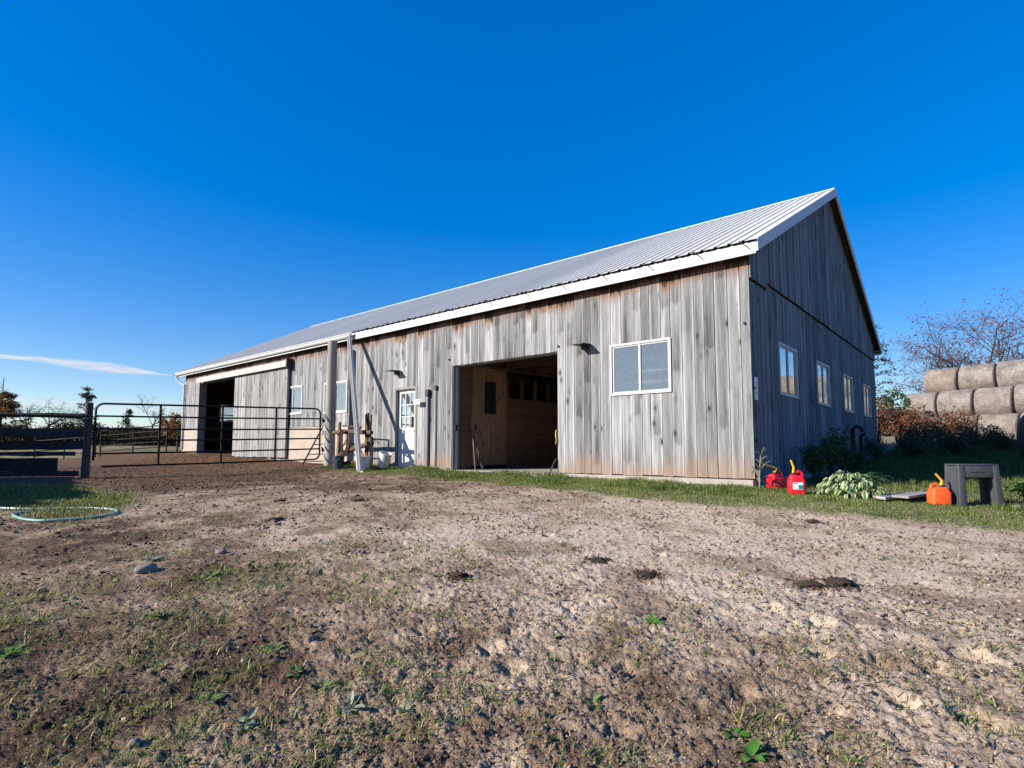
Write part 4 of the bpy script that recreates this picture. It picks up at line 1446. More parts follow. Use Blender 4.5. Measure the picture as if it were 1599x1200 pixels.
st = thing('step_stool', 'charcoal plastic step stool standing on the grass at right', 'stool', (2.78, -.08, gz(2.78, -.08)))
m4 = Matrix.Translation((2.735, -.06, gz(2.74, -.06) - .015)) @ Matrix.Rotation(CAMR - .06, 4, 'Z') @ Matrix.Diagonal((.80, .80, 1, 1))
HT = .535


def leg(xa0, xa1, xb0, xb1, y0, y1, ty0, ty1, h=HT):
    mb = MB().hexa([(xa0, y0, 0), (xa1, y0, 0), (xa1, y1, 0), (xa0, y1, 0), (xb0, ty0, h), (xb1, ty0, h), (xb1, ty1, h), (xb0, ty1, h)])
    return mb.bev(.010, 2).xf(m4)


for y0, y1, t0, t1 in ((-.185, -.125, -.165, -.105), (.125, .185, .105, .165)):
    leg(-.325, -.215, -.310, -.215, y0, y1, t0, t1).build('leg', M['stool'], st, smooth=True)
    leg(.245, .350, .215, .305, y0, y1, t0, t1).build('leg', M['stool'], st, smooth=True)
    mb = MB().hexa([(-.213, t0 + .004, HT - .155), (.2205, t0 + .004, HT - .155), (.2205, t1 - .004, HT - .155), (-.213, t1 - .004, HT - .155),
                    (-.213, t0 + .004, HT - .004), (.213, t0 + .004, HT - .004), (.213, t1 - .004, HT - .004), (-.213, t1 - .004, HT - .004)]).bev(.008, 2).xf(m4)
    mb.build('apron', M['stool'], st, smooth=True)
MB().box(-.135, .075, -.1655, -.1635, HT - .094, HT - .082).xf(m4).build('groove', M['dark'], st)
MB().box(-.312, .308, -.168, .168, HT - .002, HT + .014).bev(.006, 2).xf(m4).build('tread', M['stool'], st, smooth=True)
for xa0, xa1, xb0, xb1 in ((-.322, -.295, -.308, -.285), (.320, .345, .278, .300)):
    MB().hexa([(xa0, -.12, .02), (xa1, -.12, .02), (xa1, .12, .02), (xa0, .12, .02), (xb0, -.10, HT - .01), (xb1, -.10, HT - .01), (xb1, .10, HT - .01), (xb0, .10, HT - .01)]).xf(m4).build('side_panel', M['stool'], st)

for (pts, th, lab) in (([(1.70, -.60), (1.86, -.72), (2.28, .42), (2.08, .60)], .035, 'grey weathered plank lying in the grass left of the orange can'),
                       ([(1.92, -.62), (2.10, -.60), (2.30, .30), (2.14, .34)], .03, 'second grey plank lying crookedly beside the orange can')):
    z0 = [gz(*p) + (.03 if 'second' not in lab else .062) for p in pts]
    tag(MB().hexa([(p[0], p[1], z) for p, z in zip(pts, z0)] + [(p[0], p[1], z + th) for p, z in zip(pts, z0)]).build('loose_plank', M['ground_plank'], None, origin=(pts[0][0], pts[0][1], z0[0])), lab, 'plank')

# garden hose lying in a loop on the left
hp = [(-8.6, -9.1), (-7.4, -8.75), (-6.45, -8.32), (-6.03, -8.02), (-5.77, -7.72), (-5.5, -7.52), (-5.22, -7.43), (-4.98, -7.47), (-4.85, -7.58), (-4.81, -7.77), (-4.86, -7.93), (-4.97, -8.14), (-5.2, -8.26), (-5.48, -8.30), (-5.70, -8.30), (-5.80, -8.22), (-5.79, -8.12)]
fine_ = []
for i in range(len(hp) - 1):
    p0 = hp[max(0, i - 1)]; p1 = hp[i]; p2 = hp[i + 1]; p3 = hp[min(len(hp) - 1, i + 2)]
    for k in range(4):
        s_ = k / 4
        q = [.5 * ((2 * p1[j]) + (-p0[j] + p2[j]) * s_ + (2 * p0[j] - 5 * p1[j] + 4 * p2[j] - p3[j]) * s_ ** 2 + (-p0[j] + 3 * p1[j] - 3 * p2[j] + p3[j]) * s_ ** 3) for j in (0, 1)]
        fine_.append(q)
fine_.append(list(hp[-1]))
fa = np.array(fine_)
zz = ground_h(fa[:, 0], fa[:, 1])
hz = np.convolve(np.pad(zz, 2, 'edge'), np.ones(5) / 5, 'valid')
hose = MB().tube([(a, b, c + .018) for (a, b), c in zip(fine_, hz)], .014, 8).build('garden_hose', M['hose'], None, origin=(-5.8, -8.2, -.3), smooth=True)
tag(hose, 'pale green garden hose looped on the ground at left', 'hose')

# yard hydrant by the gable wall
hy = thing('yard_hydrant', 'dark standpipe against the shaded gable wall', 'standpipe', (.3, 6.9, .15))
MB().tube([(.22, 7.1, .0), (.22, 7.1, 1.02)], .05, 9).build('pipe', M['black_metal'], hy, smooth=True)
MB().tube([(.22, 7.1, 1.0), (.30, 7.1, 1.08), (.42, 7.05, 1.02), (.44, 7.05, .92)], .035, 8).build('spout', M['black_metal'], hy, smooth=True)
MB().tube([(.22, 8.2, .2), (.22, 8.2, .85), (.32, 8.2, .9)], .04, 8).build('pipe', M['black_metal'], hy, smooth=True)

# ------------------------------------------------------------------ hay bales
RD = vec(.976, -.217, 0).normalized()
RN = vec(.217, .976, 0).normalized()


def bale_mesh(seed):
    rnd = random.Random(seed)
    n, ln = 40, 12
    rad, l = .65, 1.22
    mb = MB()
    prof_ = [(-.5, 0.0), (-.5, .55), (-.497, .80), (-.485, .93), (-.455, .985), (-.30, 1.0), (-.1, .997), (.1, 1.003), (.30, 1.0), (.455, .985), (.485, .93), (.497, .8), (.5, .55), (.5, 0.0)]
    ph = rnd.uniform(0, 6)
    for sx, rr in prof_:
        for k in range(n):
            a = 2 * math.pi * k / n
            nz = mnoise.noise(vec(sx * 3.1 + seed * 7, math.cos(a) * 1.6, math.sin(a) * 1.6)) * .028 + mnoise.noise(vec(sx * 9 + seed * 3, math.cos(a) * 6, math.sin(a) * 6)) * .012
            sag = 1 - .045 * max(0, -math.sin(a)) ** 2
            r = rad * rr * (1 + nz) * sag
            mb.v.append((sx * l * (1 + .02 * mnoise.noise(vec(a, rr, seed))), r * math.cos(a) * 1.015, r * math.sin(a)))
    for i in range(len(prof_) - 1):
        for k in range(n):
            a = i * n + k; b = i * n + (k + 1) % n
            mb.f.append((a, a + n, b + n, b))
    return mb.mesh('hay_bale', M['bale'], smooth=True)


bms = [bale_mesh(s) for s in range(4)]


def bale_fuzz(seed):
    rnd = random.Random(seed)
    mb = MB()
    for i in range(420):
        a = rnd.uniform(0, 6.283)
        if i % 3:
            x, r = rnd.uniform(-.58, .58), .648
        else:
            x, r = rnd.choice((-1, 1)) * .612, rnd.uniform(.1, .62)
        c = vec(x, r * math.cos(a), r * math.sin(a))
        o_ = vec(.25 * x + rnd.gauss(0, .4), math.cos(a) + rnd.gauss(0, .8), math.sin(a) - .5 + rnd.gauss(0, .6)).normalized() * rnd.uniform(.03, .10)
        s_ = vec(rnd.gauss(0, 1), rnd.gauss(0, 1), rnd.gauss(0, 1)).normalized() * rnd.uniform(.003, .007)
        mb.add([c - s_, c + s_, c + o_], [(0, 1, 2)])
    return mb.mesh('loose_hay', M['bale'])


fzs = [bale_fuzz(s) for s in range(3)]
base0 = vec(-.14, 20.95, 0)
ordn = ['leftmost', 'second from left', 'third from left', 'fourth from left', 'fifth from left', 'sixth from left', 'seventh from left']
rowsn = [('bottom row', .0, 0, .25), ('middle row', .66, 1, .0), ('top row', 1.32, 2, .62)]
for rn, back, lev, sh in rowsn:
    for k in range(6):
        c = base0 + RD * (sh + .62 + k * 1.265) + RN * (back + random.uniform(-.03, .03))
        z = .62 + .62 + lev * 1.105 + random.uniform(-.02, .02) + .04 * k * (1 if lev else .5)
        o = link_mesh('hay_bale', bms[(k * 3 + lev) % 4], None,
                      Matrix.Translation((c.x, c.y, z)) @ Matrix.Rotation(math.atan2(RD.y, RD.x) + random.uniform(-.03, .03), 4, 'Z') @ Matrix.Rotation(random.uniform(0, 6.28) if False else random.uniform(-.3, .3), 4, 'X'))
        link_mesh('loose_hay', fzs[(k + lev) % 3], o)['kind'] = 'stuff'
        tag(o, f'round hay bale {ordn[k]} in the {rn} of the stack behind the barn', 'hay bale', 'round hay bales stacked in rows')

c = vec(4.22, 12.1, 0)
o = link_mesh('shadow_bale', bale_mesh(9), None, Matrix.Translation((c.x, c.y, gz(c.x, c.y) + .66)) @ Matrix.Rotation(.35, 4, 'Z'))  # made-up black bale in place of the barn's shadow on the stack
o.data.materials.clear(); o.data.materials.append(M['shadow_black'])
tag(o, 'made-up black round bale standing in for barn shadow at the right edge', 'bale')

# ------------------------------------------------------------------ turf, tufts, straw, loose clods (uncountable: stuff)
def sample(n, x0, x1, y0, y1):
    return RNG.uniform(x0, x1, n), RNG.uniform(y0, y1, n)


def blades(name, x, y, h, wd, col, lean=.5, kind='stuff', zoff=0.0):
    """curved grass blades, 3 triangles each"""
    n = len(x)
    z = ground_h(x, y) - .008 + zoff
    a = RNG.uniform(0, 2 * np.pi, n)
    b = a + RNG.normal(0, .5, n) + np.pi / 2
    ux, uy = np.cos(a), np.sin(a)
    vx, vy = np.cos(b), np.sin(b)
    ln = np.abs(RNG.normal(lean, .35, n)) * h
    base = np.stack([x, y, z], 1)
    s = np.stack([ux, uy, np.zeros(n)], 1) * wd[:, None]
    m = base + np.stack([vx * ln * .35, vy * ln * .35, h * .6], 1)
    tip = base + np.stack([vx * ln, vy * ln, h * RNG.uniform(.7, 1.0, n)], 1)
    V = np.stack([base - s * .5, base + s * .5, m - s * .38, m + s * .38, tip], 1).reshape(-1, 3)
    o = np.arange(n)[:, None] * 5
    F = np.concatenate([o + np.array([[0, 1, 3]]), o + np.array([[0, 3, 2]]), o + np.array([[2, 3, 4]])], 1).reshape(-1, 3)
    return mesh_np(name, V, F, M['blade'], col=np.repeat(col, 5, 0), kind=kind)


def turf_colour(n, dry, x=None, y=None):
    r = RNG.uniform(0, 1, n)
    patch = 0 if x is None else (fbm(x * 1.9, y * 1.9, 77, 3) - .5) * 1.3
    k = np.clip(r * .75 + patch + .12, 0, 1)[:, None]
    g = (1 - k) * np.array([[.040, .078, .014]]) + k * np.array([[.125, .155, .036]])
    d = np.array([[.27, .22, .115]]) * RNG.uniform(.7, 1.2, n)[:, None]
    f = (RNG.uniform(0, 1, n) < dry)[:, None]
    return np.where(f, d, g)


x1, y1 = sample(150000, -12.4, 5.2, -3.2, .05)
ga = grass_amount(x1, y1)
keep = (RNG.uniform(0, 1, len(x1)) < ga ** 1.4 * .8) & ~((y1 > -.03) & (x1 < .0)) & ~((x1 > -9.4) & (x1 < -8.5) & (y1 > -.12))
x1, y1, ga = x1[keep], y1[keep], ga[keep]
tall = .6 + .55 * sst(-1.0, -.15, y1) * sst(1, 0, x1) + 1.1 * sst(.52, .72, fbm(x1 * 1.7, y1 * 1.7, 71, 3))
h1 = RNG.uniform(.035, .085, len(x1)) * tall * (.45 + .55 * ga)
blades('grass', x1, y1, h1, RNG.uniform(.005, .010, len(x1)), turf_colour(len(x1), .10 + .5 * (1 - ga), x1, y1) * 1.45)
x2, y2 = sample(90000, .05, 8.5, .0, 20.5)
keep = RNG.uniform(0, 1, len(x2)) < .75 * grass_amount(x2, y2)
x2, y2 = x2[keep], y2[keep]
blades('grass', x2, y2, RNG.uniform(.03, .09, len(x2)) * (1 + .8 * sst(.5, .7, fbm(x2 * .9, y2 * .9, 72, 3)) + .10 * y2), RNG.uniform(.008, .013, len(x2)) * (1 + .06 * y2), turf_colour(len(x2), .12, x2, y2))
x3, y3 = sample(60000, -11.5, -4.6, -9.6, -6.3)
g3_ = grass_amount(x3, y3)
keep = RNG.uniform(0, 1, len(x3)) < g3_
x3, y3 = x3[keep], y3[keep]
blades('grass', x3, y3, RNG.uniform(.03, .09, len(x3)), RNG.uniform(.006, .011, len(x3)), turf_colour(len(x3), .25, x3, y3) * 1.4)

# sparse tufts in the trodden foreground
ang = RNG.uniform(math.atan2(FY, FX) - R(50), math.atan2(FY, FX) + R(50), 16000)
rad = np.exp(RNG.uniform(np.log(1.0), np.log(8.0), 16000))
tx, ty = CX + rad * np.cos(ang), CY + rad * np.sin(ang)
mo = idw(MOSS, tx, ty)
cl_ = sst(.46, .66, fbm(tx * 2.6, ty * 2.6, 41, 4) + mo * .3)
keep = (RNG.uniform(0, 1, len(tx)) < mo * cl_ * .85) & (ty < -2.6)
tx, ty, tr = tx[keep], ty[keep], rad[keep]
per = 9
bx = np.repeat(tx, per) + RNG.normal(0, .016, len(tx) * per) * (1 + .12 * np.repeat(tr, per))
by_ = np.repeat(ty, per) + RNG.normal(0, .016, len(tx) * per) * (1 + .12 * np.repeat(tr, per))
blades('grass_tufts', bx, by_, RNG.uniform(.014, .058, len(bx)) * (.8 + .06 * np.repeat(tr, per)), RNG.uniform(.0025, .0055, len(bx)) * (.8 + .16 * np.repeat(tr, per)), turf_colour(len(bx), .30) * 1.75, lean=.9)
# creeping clover-like ground leaves
n = 9000
ang = RNG.uniform(math.atan2(FY, FX) - R(50), math.atan2(FY, FX) + R(50), n * 3)
rad = np.exp(RNG.uniform(np.log(1.0), np.log(7.0), n * 3))
lx, ly = CX + rad * np.cos(ang), CY + rad * np.sin(ang)
mo = idw(MOSS, lx, ly)
keep = (RNG.uniform(0, 1, len(lx)) < mo * sst(.5, .68, fbm(lx * 2.6, ly * 2.6, 41, 4) + mo * .3) * .8) & (ly < -3)
lx, ly, rad = lx[keep], ly[keep], rad[keep]
n = len(lx)
lz = ground_h(lx, ly) + RNG.uniform(.002, .016, n)
sz = RNG.uniform(.004, .010, n) * (.7 + .22 * rad)
a = RNG.uniform(0, 2 * np.pi, n); ti = RNG.normal(0, .4, (n, 2))
ex = np.stack([np.cos(a), np.sin(a), ti[:, 0]], 1); ey = np.stack([-np.sin(a), np.cos(a), ti[:, 1]], 1)
c0 = np.stack([lx, ly, lz], 1)
V = np.stack([c0 - ex * sz[:, None], c0 - ey * sz[:, None] * .55, c0 + ex * sz[:, None], c0 + ey * sz[:, None] * .55], 1).reshape(-1, 3)
F = np.arange(n * 4).reshape(-1, 4)
mesh_np('ground_leaves', V, F, M['blade'], col=np.repeat(turf_colour(n, .2) * 1.7, 4, 0), kind='stuff')

# straw and dry stems lying about
n = 15000
ang = RNG.uniform(math.atan2(FY, FX) - R(52), math.atan2(FY, FX) + R(52), n)
rad = np.exp(RNG.uniform(np.log(.9), np.log(15), n))
sx_, sy_ = CX + rad * np.cos(ang), CY + rad * np.sin(ang)
keep = (RNG.uniform(0, 1, n) < .15 + .85 * sst(.45, .68, fbm(sx_ * 1.3, sy_ * 1.3, 88, 3))) & (sy_ < -.3)
sx_, sy_, rad = sx_[keep], sy_[keep], rad[keep]
xs2, ys2 = sample(5000, -24.5, -15, -2.2, 1.2)
sx_ = np.concatenate([sx_, xs2]); sy_ = np.concatenate([sy_, ys2]); rad = np.concatenate([rad, np.full(5000, 16.)])
n = len(sx_)
a = RNG.uniform(0, 2 * np.pi, n); ln = RNG.uniform(.012, .05, n) * (.8 + .13 * rad); wd = RNG.uniform(.0008, .0016, n) * (.8 + .42 * rad)
p0 = np.stack([sx_, sy_, ground_h(sx_, sy_) + .004], 1)
qx, qy = sx_ + np.cos(a) * ln, sy_ + np.sin(a) * ln
p1_ = np.stack([qx, qy, ground_h(qx, qy) + RNG.uniform(.003, .02, n)], 1)
s = np.stack([-np.sin(a), np.cos(a), np.zeros(n)], 1) * wd[:, None]
V = np.stack([p0 - s, p0 + s, p1_ + s, p1_ - s], 1).reshape(-1, 3)
sc = np.where((RNG.uniform(0, 1, n) < .55)[:, None], np.array([[.42, .33, .19]]), np.array([[.22, .14, .085]])) * RNG.uniform(.55, 1.15, n)[:, None]
sc[-5000:] = np.array([[.34, .19, .085]]) * RNG.uniform(.5, 1.2, 5000)[:, None]
mesh_np('straw', V, np.arange(n * 4).reshape(-1, 4), M['straw'], col=np.repeat(sc, 4, 0), kind='stuff')

n = 46000
ang = RNG.uniform(math.atan2(FY, FX) - R(50), math.atan2(FY, FX) + R(50), n)
rad = np.exp(RNG.uniform(np.log(.9), np.log(9), n))
sx_, sy_ = CX + rad * np.cos(ang), CY + rad * np.sin(ang)
keep = (RNG.uniform(0, 1, n) < .12 + .88 * sst(.44, .66, fbm(sx_ * 2.2, sy_ * 2.2, 98, 4, .6))) & (sy_ < -2.2)
sx_, sy_, rad = sx_[keep], sy_[keep], rad[keep]
n = len(sx_)
a = RNG.uniform(0, 2 * np.pi, n); ln = RNG.uniform(.006, .022, n) * (.7 + .25 * rad); wd = RNG.uniform(.0007, .0015, n) * (.7 + .42 * rad)
p0 = np.stack([sx_, sy_, ground_h(sx_, sy_) + .003], 1)
qx, qy = sx_ + np.cos(a) * ln, sy_ + np.sin(a) * ln
p1_ = np.stack([qx, qy, ground_h(qx, qy) + RNG.uniform(.002, .012, n)], 1)
s = np.stack([-np.sin(a), np.cos(a), np.zeros(n)], 1) * wd[:, None]
V = np.stack([p0 - s, p0 + s, p1_ + s, p1_ - s], 1).reshape(-1, 3)
sc = np.where((RNG.uniform(0, 1, n) < .68)[:, None], np.array([[.085, .05, .028]]), np.array([[.34, .26, .15]])) * RNG.uniform(.5, 1.3, n)[:, None]
mesh_np('litter_fibres', V, np.arange(n * 4).reshape(-1, 4), M['straw'], col=np.repeat(sc, 4, 0), kind='stuff')

# loose clods and gravel
OCT_V = np.array([[1, 0, 0], [-1, 0, 0], [0, 1, 0], [0, -1, 0], [0, 0, 1], [0, 0, -1]], float)
OCT_F = np.array([[0, 2, 4], [2, 1, 4], [1, 3, 4], [3, 0, 4], [2, 0, 5], [1, 2, 5], [3, 1, 5], [0, 3, 5]])
t_ = (1 + 5 ** .5) / 2
ICO_V = np.array([[-1, t_, 0], [1, t_, 0], [-1, -t_, 0], [1, -t_, 0], [0, -1, t_], [0, 1, t_], [0, -1, -t_], [0, 1, -t_], [t_, 0, -1], [t_, 0, 1], [-t_, 0, -1], [-t_, 0, 1]]) / math.hypot(1, t_)
ICO_F = np.array([[0, 11, 5], [0, 5, 1], [0, 1, 7], [0, 7, 10], [0, 10, 11], [1, 5, 9], [5, 11, 4], [11, 10, 2], [10, 7, 6], [7, 1, 8], [3, 9, 4], [3, 4, 2], [3, 2, 6], [3, 6, 8], [3, 8, 9], [4, 9, 5], [2, 4, 11], [6, 2, 10], [8, 6, 7], [9, 8, 1]])


def lumps(name, x, y, size, col, BV, BF, flat=.6, sink=.3):
    n = len(x)
    z = ground_h(x, y)
    ax = RNG.uniform(0, 2 * np.pi, n)
    sc_ = size[:, None] * np.stack([RNG.uniform(.7, 1.3, n), RNG.uniform(.7, 1.3, n), RNG.uniform(.7, 1.1, n) * flat], 1)
    v = BV[None] * (1 + RNG.uniform(-.32, .32, (n, len(BV), 1))) * sc_[:, None, :]
    tl = RNG.normal(0, .35, (n, 1))
    vz = v[..., 2] + v[..., 0] * tl
    vx = v[..., 0] * np.cos(ax)[:, None] - v[..., 1] * np.sin(ax)[:, None]
    vy = v[..., 0] * np.sin(ax)[:, None] + v[..., 1] * np.cos(ax)[:, None]
    V = np.stack([vx + x[:, None], vy + y[:, None], vz + (z + size * flat * (1 - 2 * sink))[:, None]], -1).reshape(-1, 3)
    F = (np.arange(n)[:, None, None] * len(BV) + BF[None]).reshape(-1, 3)
    return mesh_np(name, V, F, M['clod'], col=np.repeat(col, len(BV), 0), kind='stuff')


def earth_colour(x, y, n, jit=.45):
    lt = np.clip(idw(LIGHT, x, y) + (fbm(x * 1.7, y * 1.7, 31, 4, .6) - .5) * .75 + RNG.normal(0, jit * .5, n), 0, 1)[:, None]
    dk = np.array([[.050, .034, .025]]); md = np.array([[.19, .145, .11]]); lg = np.array([[.40, .325, .265]])
    c = np.where(lt < .5, dk + (md - dk) * lt * 2, md + (lg - md) * (lt * 2 - 1))
    return c * RNG.uniform(.75, 1.2, n)[:, None]


def polar(n, r0, r1):
    ang = RNG.uniform(math.atan2(FY, FX) - R(52), math.atan2(FY, FX) + R(52), n)
    rad = np.exp(RNG.uniform(np.log(r0), np.log(r1), n))
    return CX + rad * np.cos(ang), CY + rad * np.sin(ang), rad


x, y, rd = polar(60000, .9, 13)
k = (grass_amount(x, y) < .35) & (y < -.25)
x, y, rd = x[k], y[k], rd[k]
lumps('gravel', x, y, RNG.uniform(.0011, .0034, len(x)) * rd ** .55 * RNG.choice([.7, 1, 1.5], len(x), p=[.5, .38, .12]), earth_colour(x, y, len(x), .6), OCT_V, OCT_F)
x, y, rd = polar(9000, .9, 12)
dk_ = (grass_amount(x, y) < .4) & (y < -.25) & (RNG.uniform(0, 1, len(x)) < .10 + .9 * sst(.50, .66, fbm(x * 2.1, y * 2.1, 91, 4)))
x, y, rd = x[dk_], y[dk_], rd[dk_]
lumps('earth_clods', x, y, RNG.uniform(.0035, .0085, len(x)) * rd ** .6, earth_colour(x, y, len(x), .4) * .72, ICO_V, ICO_F, .62, .32)
x, y = sample(3200, -22, -7.2, -6.5, -.4)
k = grass_amount(x, y) < .3
x, y = x[k], y[k]
lumps('manure_clods', x, y, RNG.uniform(.008, .03, len(x)), np.array([[.075, .043, .027]]) * RNG.uniform(.5, 1.7, len(x))[:, None], OCT_V, OCT_F)


# ------------------------------------------------------------------ stones and dung that can be told apart
def lump_thing(name, label, cat, x, y, r, mat, flat=.6, seed=0, group=None, sink=.25):
    bm = bmesh.new()
    bmesh.ops.create_icosphere(bm, subdivisions=3, radius=1)
    for v in bm.verts:
        p = v.co.copy()
        f = 1 + .22 * mnoise.noise(p * 1.3 + vec(seed * 5.1, 0, 0)) + (.55 if mat == 'dung' else .06) * mnoise.noise(p * 2.6 + vec(seed, 2, 0)) + (.35 if mat == 'dung' else .03) * mnoise.noise(p * 6.5 + vec(seed, 2, 5))
        v.co = vec(p.x * r * f * 1.15, p.y * r * f, p.z * r * f * flat)
    me = bpy.data.meshes.new(name)
    bm.to_mesh(me); bm.free()
    me.materials.append(M[mat])
    me.polygons.foreach_set('use_smooth', [True] * len(me.polygons))
    z = float(ground_h(np.array([x]), np.array([y]))[0])
    o = link_mesh(name, me, None, Matrix.Translation((x, y, z + r * flat * (1 - 2 * sink))) @ Matrix.Rotation(seed * 1.7, 4, 'Z'))
    return tag(o, label, cat, group)


DUNG = []
lump_thing('stone', 'largest grey brown stone half buried among weeds at left', 'stone', -1.87, -8.08, .072, 'stone', .55, 1)
lump_thing('stone', 'pale grey stone beyond the largest one on bare dirt', 'stone', -2.05, -7.47, .04, 'stone', .65, 2)
lump_thing('stone', 'small round grey stone near the bottom left of the yard', 'stone', .65, -8.86, .018, 'stone', .85, 3)
lump_thing('stone', 'brown stone in the grass at the right foot of the stool', 'stone', 3.16, -.05, .06, 'stone', .7, 4)
for i, (x, y, r, lab) in enumerate([(-3.2, -6.42, .09, 'dark dung lump nearest the looped hose'), (-4.51, -5.69, .06, 'dark dung lump on bare dirt between gate and hose'),
                                    (-3.75, -4.95, .07, 'small peaked dung lump in the middle distance below the leaning gutter'),
                                    (.0, -6.66, .075, 'flat dark dung lump in the middle of the yard'), (.49, -5.56, .07, 'dark dung lump on pale gravel before the big doorway'),
                                    (1.0, -5.72, .075, 'larger dung lump right of the middle on pale gravel'), (1.45, -2.73, .07, 'dung lump at the grass edge before the barn corner'),
                                    (1.98, -5.22, .085, 'low dung lump on pale gravel at right'), (2.12, -5.02, .10, 'wide trampled dung lump furthest right on the gravel')]):
    DUNG.append((x, y, r))
    lump_thing('dung_lump', lab, 'dung', x, y, r * .72, 'dung', .34, i + 10, 'dung lumps lying on the yard')


dx_ = np.concatenate([RNG.normal(a, r * .75, 90) for a, b, r in DUNG]); dy_ = np.concatenate([RNG.normal(b, r * .75, 90) for a, b, r in DUNG])
lumps('dung_crumbs', dx_, dy_, RNG.uniform(.006, .022, len(dx_)), np.array([[.05, .032, .02]]) * RNG.uniform(.5, 2.0, len(dx_))[:, None], OCT_V, OCT_F)
# dark litter crumbs in drifts over the pale ground
x, y, rd = polar(52000, .9, 14)
k = (grass_amount(x, y) < .4) & (y < -.25) & (RNG.uniform(0, 1, len(x)) < .06 + .94 * sst(.50, .68, fbm(x * 2.4, y * 3.4, 95, 4, .6)))
x, y, rd = x[k], y[k], rd[k]
lumps('litter', x, y, RNG.uniform(.0016, .0045, len(x)) * rd ** .72, np.where((RNG.uniform(0, 1, len(x)) < .6)[:, None], np.array([[.050, .032, .021]]), np.array([[.17, .115, .07]])) * RNG.uniform(.5, 1.5, len(x))[:, None], OCT_V, OCT_F, .45, .25)

# ------------------------------------------------------------------ broad leaved weeds
def leaf_mesh(name, mat, l, wd, droop=.6, fold=.25, n=5, wav=.0):
    mb = MB()
    for i in range(n + 1):
        s = i / n
        prof_ = math.sin(math.pi * (s ** .75)) ** .8 if 0 < s < 1 else .0
        hw = wd / 2 * max(prof_, .08 if i == 0 else .02)
        x = l * (math.sin(s * droop * 1.5) / (droop * 1.5) if droop else s)
        z = l * (.35 * s - droop * .55 * s * s)
        wv = wav * math.sin(s * 9) * wd
        mb.v += [(x, -hw, z + hw * fold + wv), (x, 0, z), (x, hw, z + hw * fold - wv)]
    for i in range(n):
        for k in (0, 1):
            a = i * 3 + k
            mb.f.append((a, a + 1, a + 4, a + 3))
    return mb.mesh(name, M[mat], smooth=True)


LM = {}
for mt in ('leaf_weed', 'leaf_dusty', 'leaf_burdock'):
    LM[mt] = [leaf_mesh('leaf', mt, 1.0, w_, d_, f_, 6, .05) for w_, d_, f_ in ((.42, .5, .3), (.55, .75, .2), (.34, .35, .4), (.48, .95, .1))]


def rosette(x, y, size, n, mt, label, seed, upright=.35, group='broad leaved weeds in the trodden dirt', cat='weed', name='weed_plant'):
    rnd = random.Random(seed)
    z = float(ground_h(np.array([x]), np.array([y]))[0])
    t = thing(name, label, cat, (x, y, z), group)
    for i in range(n):
        a = i * 2.4 + rnd.uniform(-.4, .4)
        s = size * rnd.uniform(.55, 1.1)
        link_mesh('leaf', LM[mt][rnd.randrange(4)], t, Matrix.Translation((.008 * math.cos(a), .008 * math.sin(a), -.004)) @ Matrix.Rotation(a, 4, 'Z')
                  @ Matrix.Rotation(-rnd.uniform(0, upright), 4, 'Y') @ Matrix.Rotation(rnd.uniform(-.5, .5), 4, 'X') @ Matrix.Scale(s, 4))
    return t


for i, (x, y, s, n, mt, lab) in enumerate([
        (-.73, -9.01, .085, 7, 'leaf_burdock', 'bright green weed at the left edge of the foreground'),
        (-.76, -8.34, .06, 6, 'leaf_weed', 'small weed left of centre below the big stone'),
        (.23, -8.14, .055, 7, 'leaf_weed', 'green weed with an upright leaf left of the yard centre'),
        (-.02, -8.59, .045, 6, 'leaf_weed', 'tufted weed between the stones in the left foreground'),
        (.80, -7.52, .05, 7, 'leaf_dusty', 'dusty weed by the hoof prints in the middle foreground'),
        (.80, -8.55, .055, 6, 'leaf_dusty', 'grey green weed with three folded leaves in the lower left'),
        (1.0, -8.22, .055, 9, 'leaf_dusty', 'dense dusty rosette left of the lower middle'),
        (1.17, -8.08, .05, 8, 'leaf_dusty', 'pale rosette with dry stem in the lower middle'),
        (1.71, -7.56, .045, 6, 'leaf_weed', 'weed with a pale pointed leaf right of the lower middle'),
        (.76, -8.18, .04, 6, 'leaf_weed', 'tiny green weed above the dense dusty rosette'),
        (2.23, -7.42, .05, 7, 'leaf_burdock', 'bright weed in the lower right foreground'),
        (2.32, -7.52, .055, 6, 'leaf_burdock', 'two leaved green weed lowest in the right foreground'),
        (1.19, -7.12, .04, 6, 'leaf_weed', 'lone green weed on gravel in the middle foreground'),
        (-2.25, -7.93, .07, 8, 'leaf_dusty', 'grey green weed leaning on the largest stone'),
        (-1.38, -7.81, .06, 7, 'leaf_weed', 'yellow green weed right of the largest stone'),
        (.59, -8.23, .04, 6, 'leaf_weed', 'small weed amid churned earth left of the lower middle'),
        (1.48, -6.58, .055, 7, 'leaf_burdock', 'leafy weed furthest back on the pale gravel'),
        (.52, -8.56, .05, 7, 'leaf_weed', 'flat weed above the small round stone'),
        (2.62, -7.3, .045, 6, 'leaf_weed', 'dark green weed in the lower right corner area')]):
    rosette(x, y, s * 1.5, n + 1, mt, lab, 100 + i)

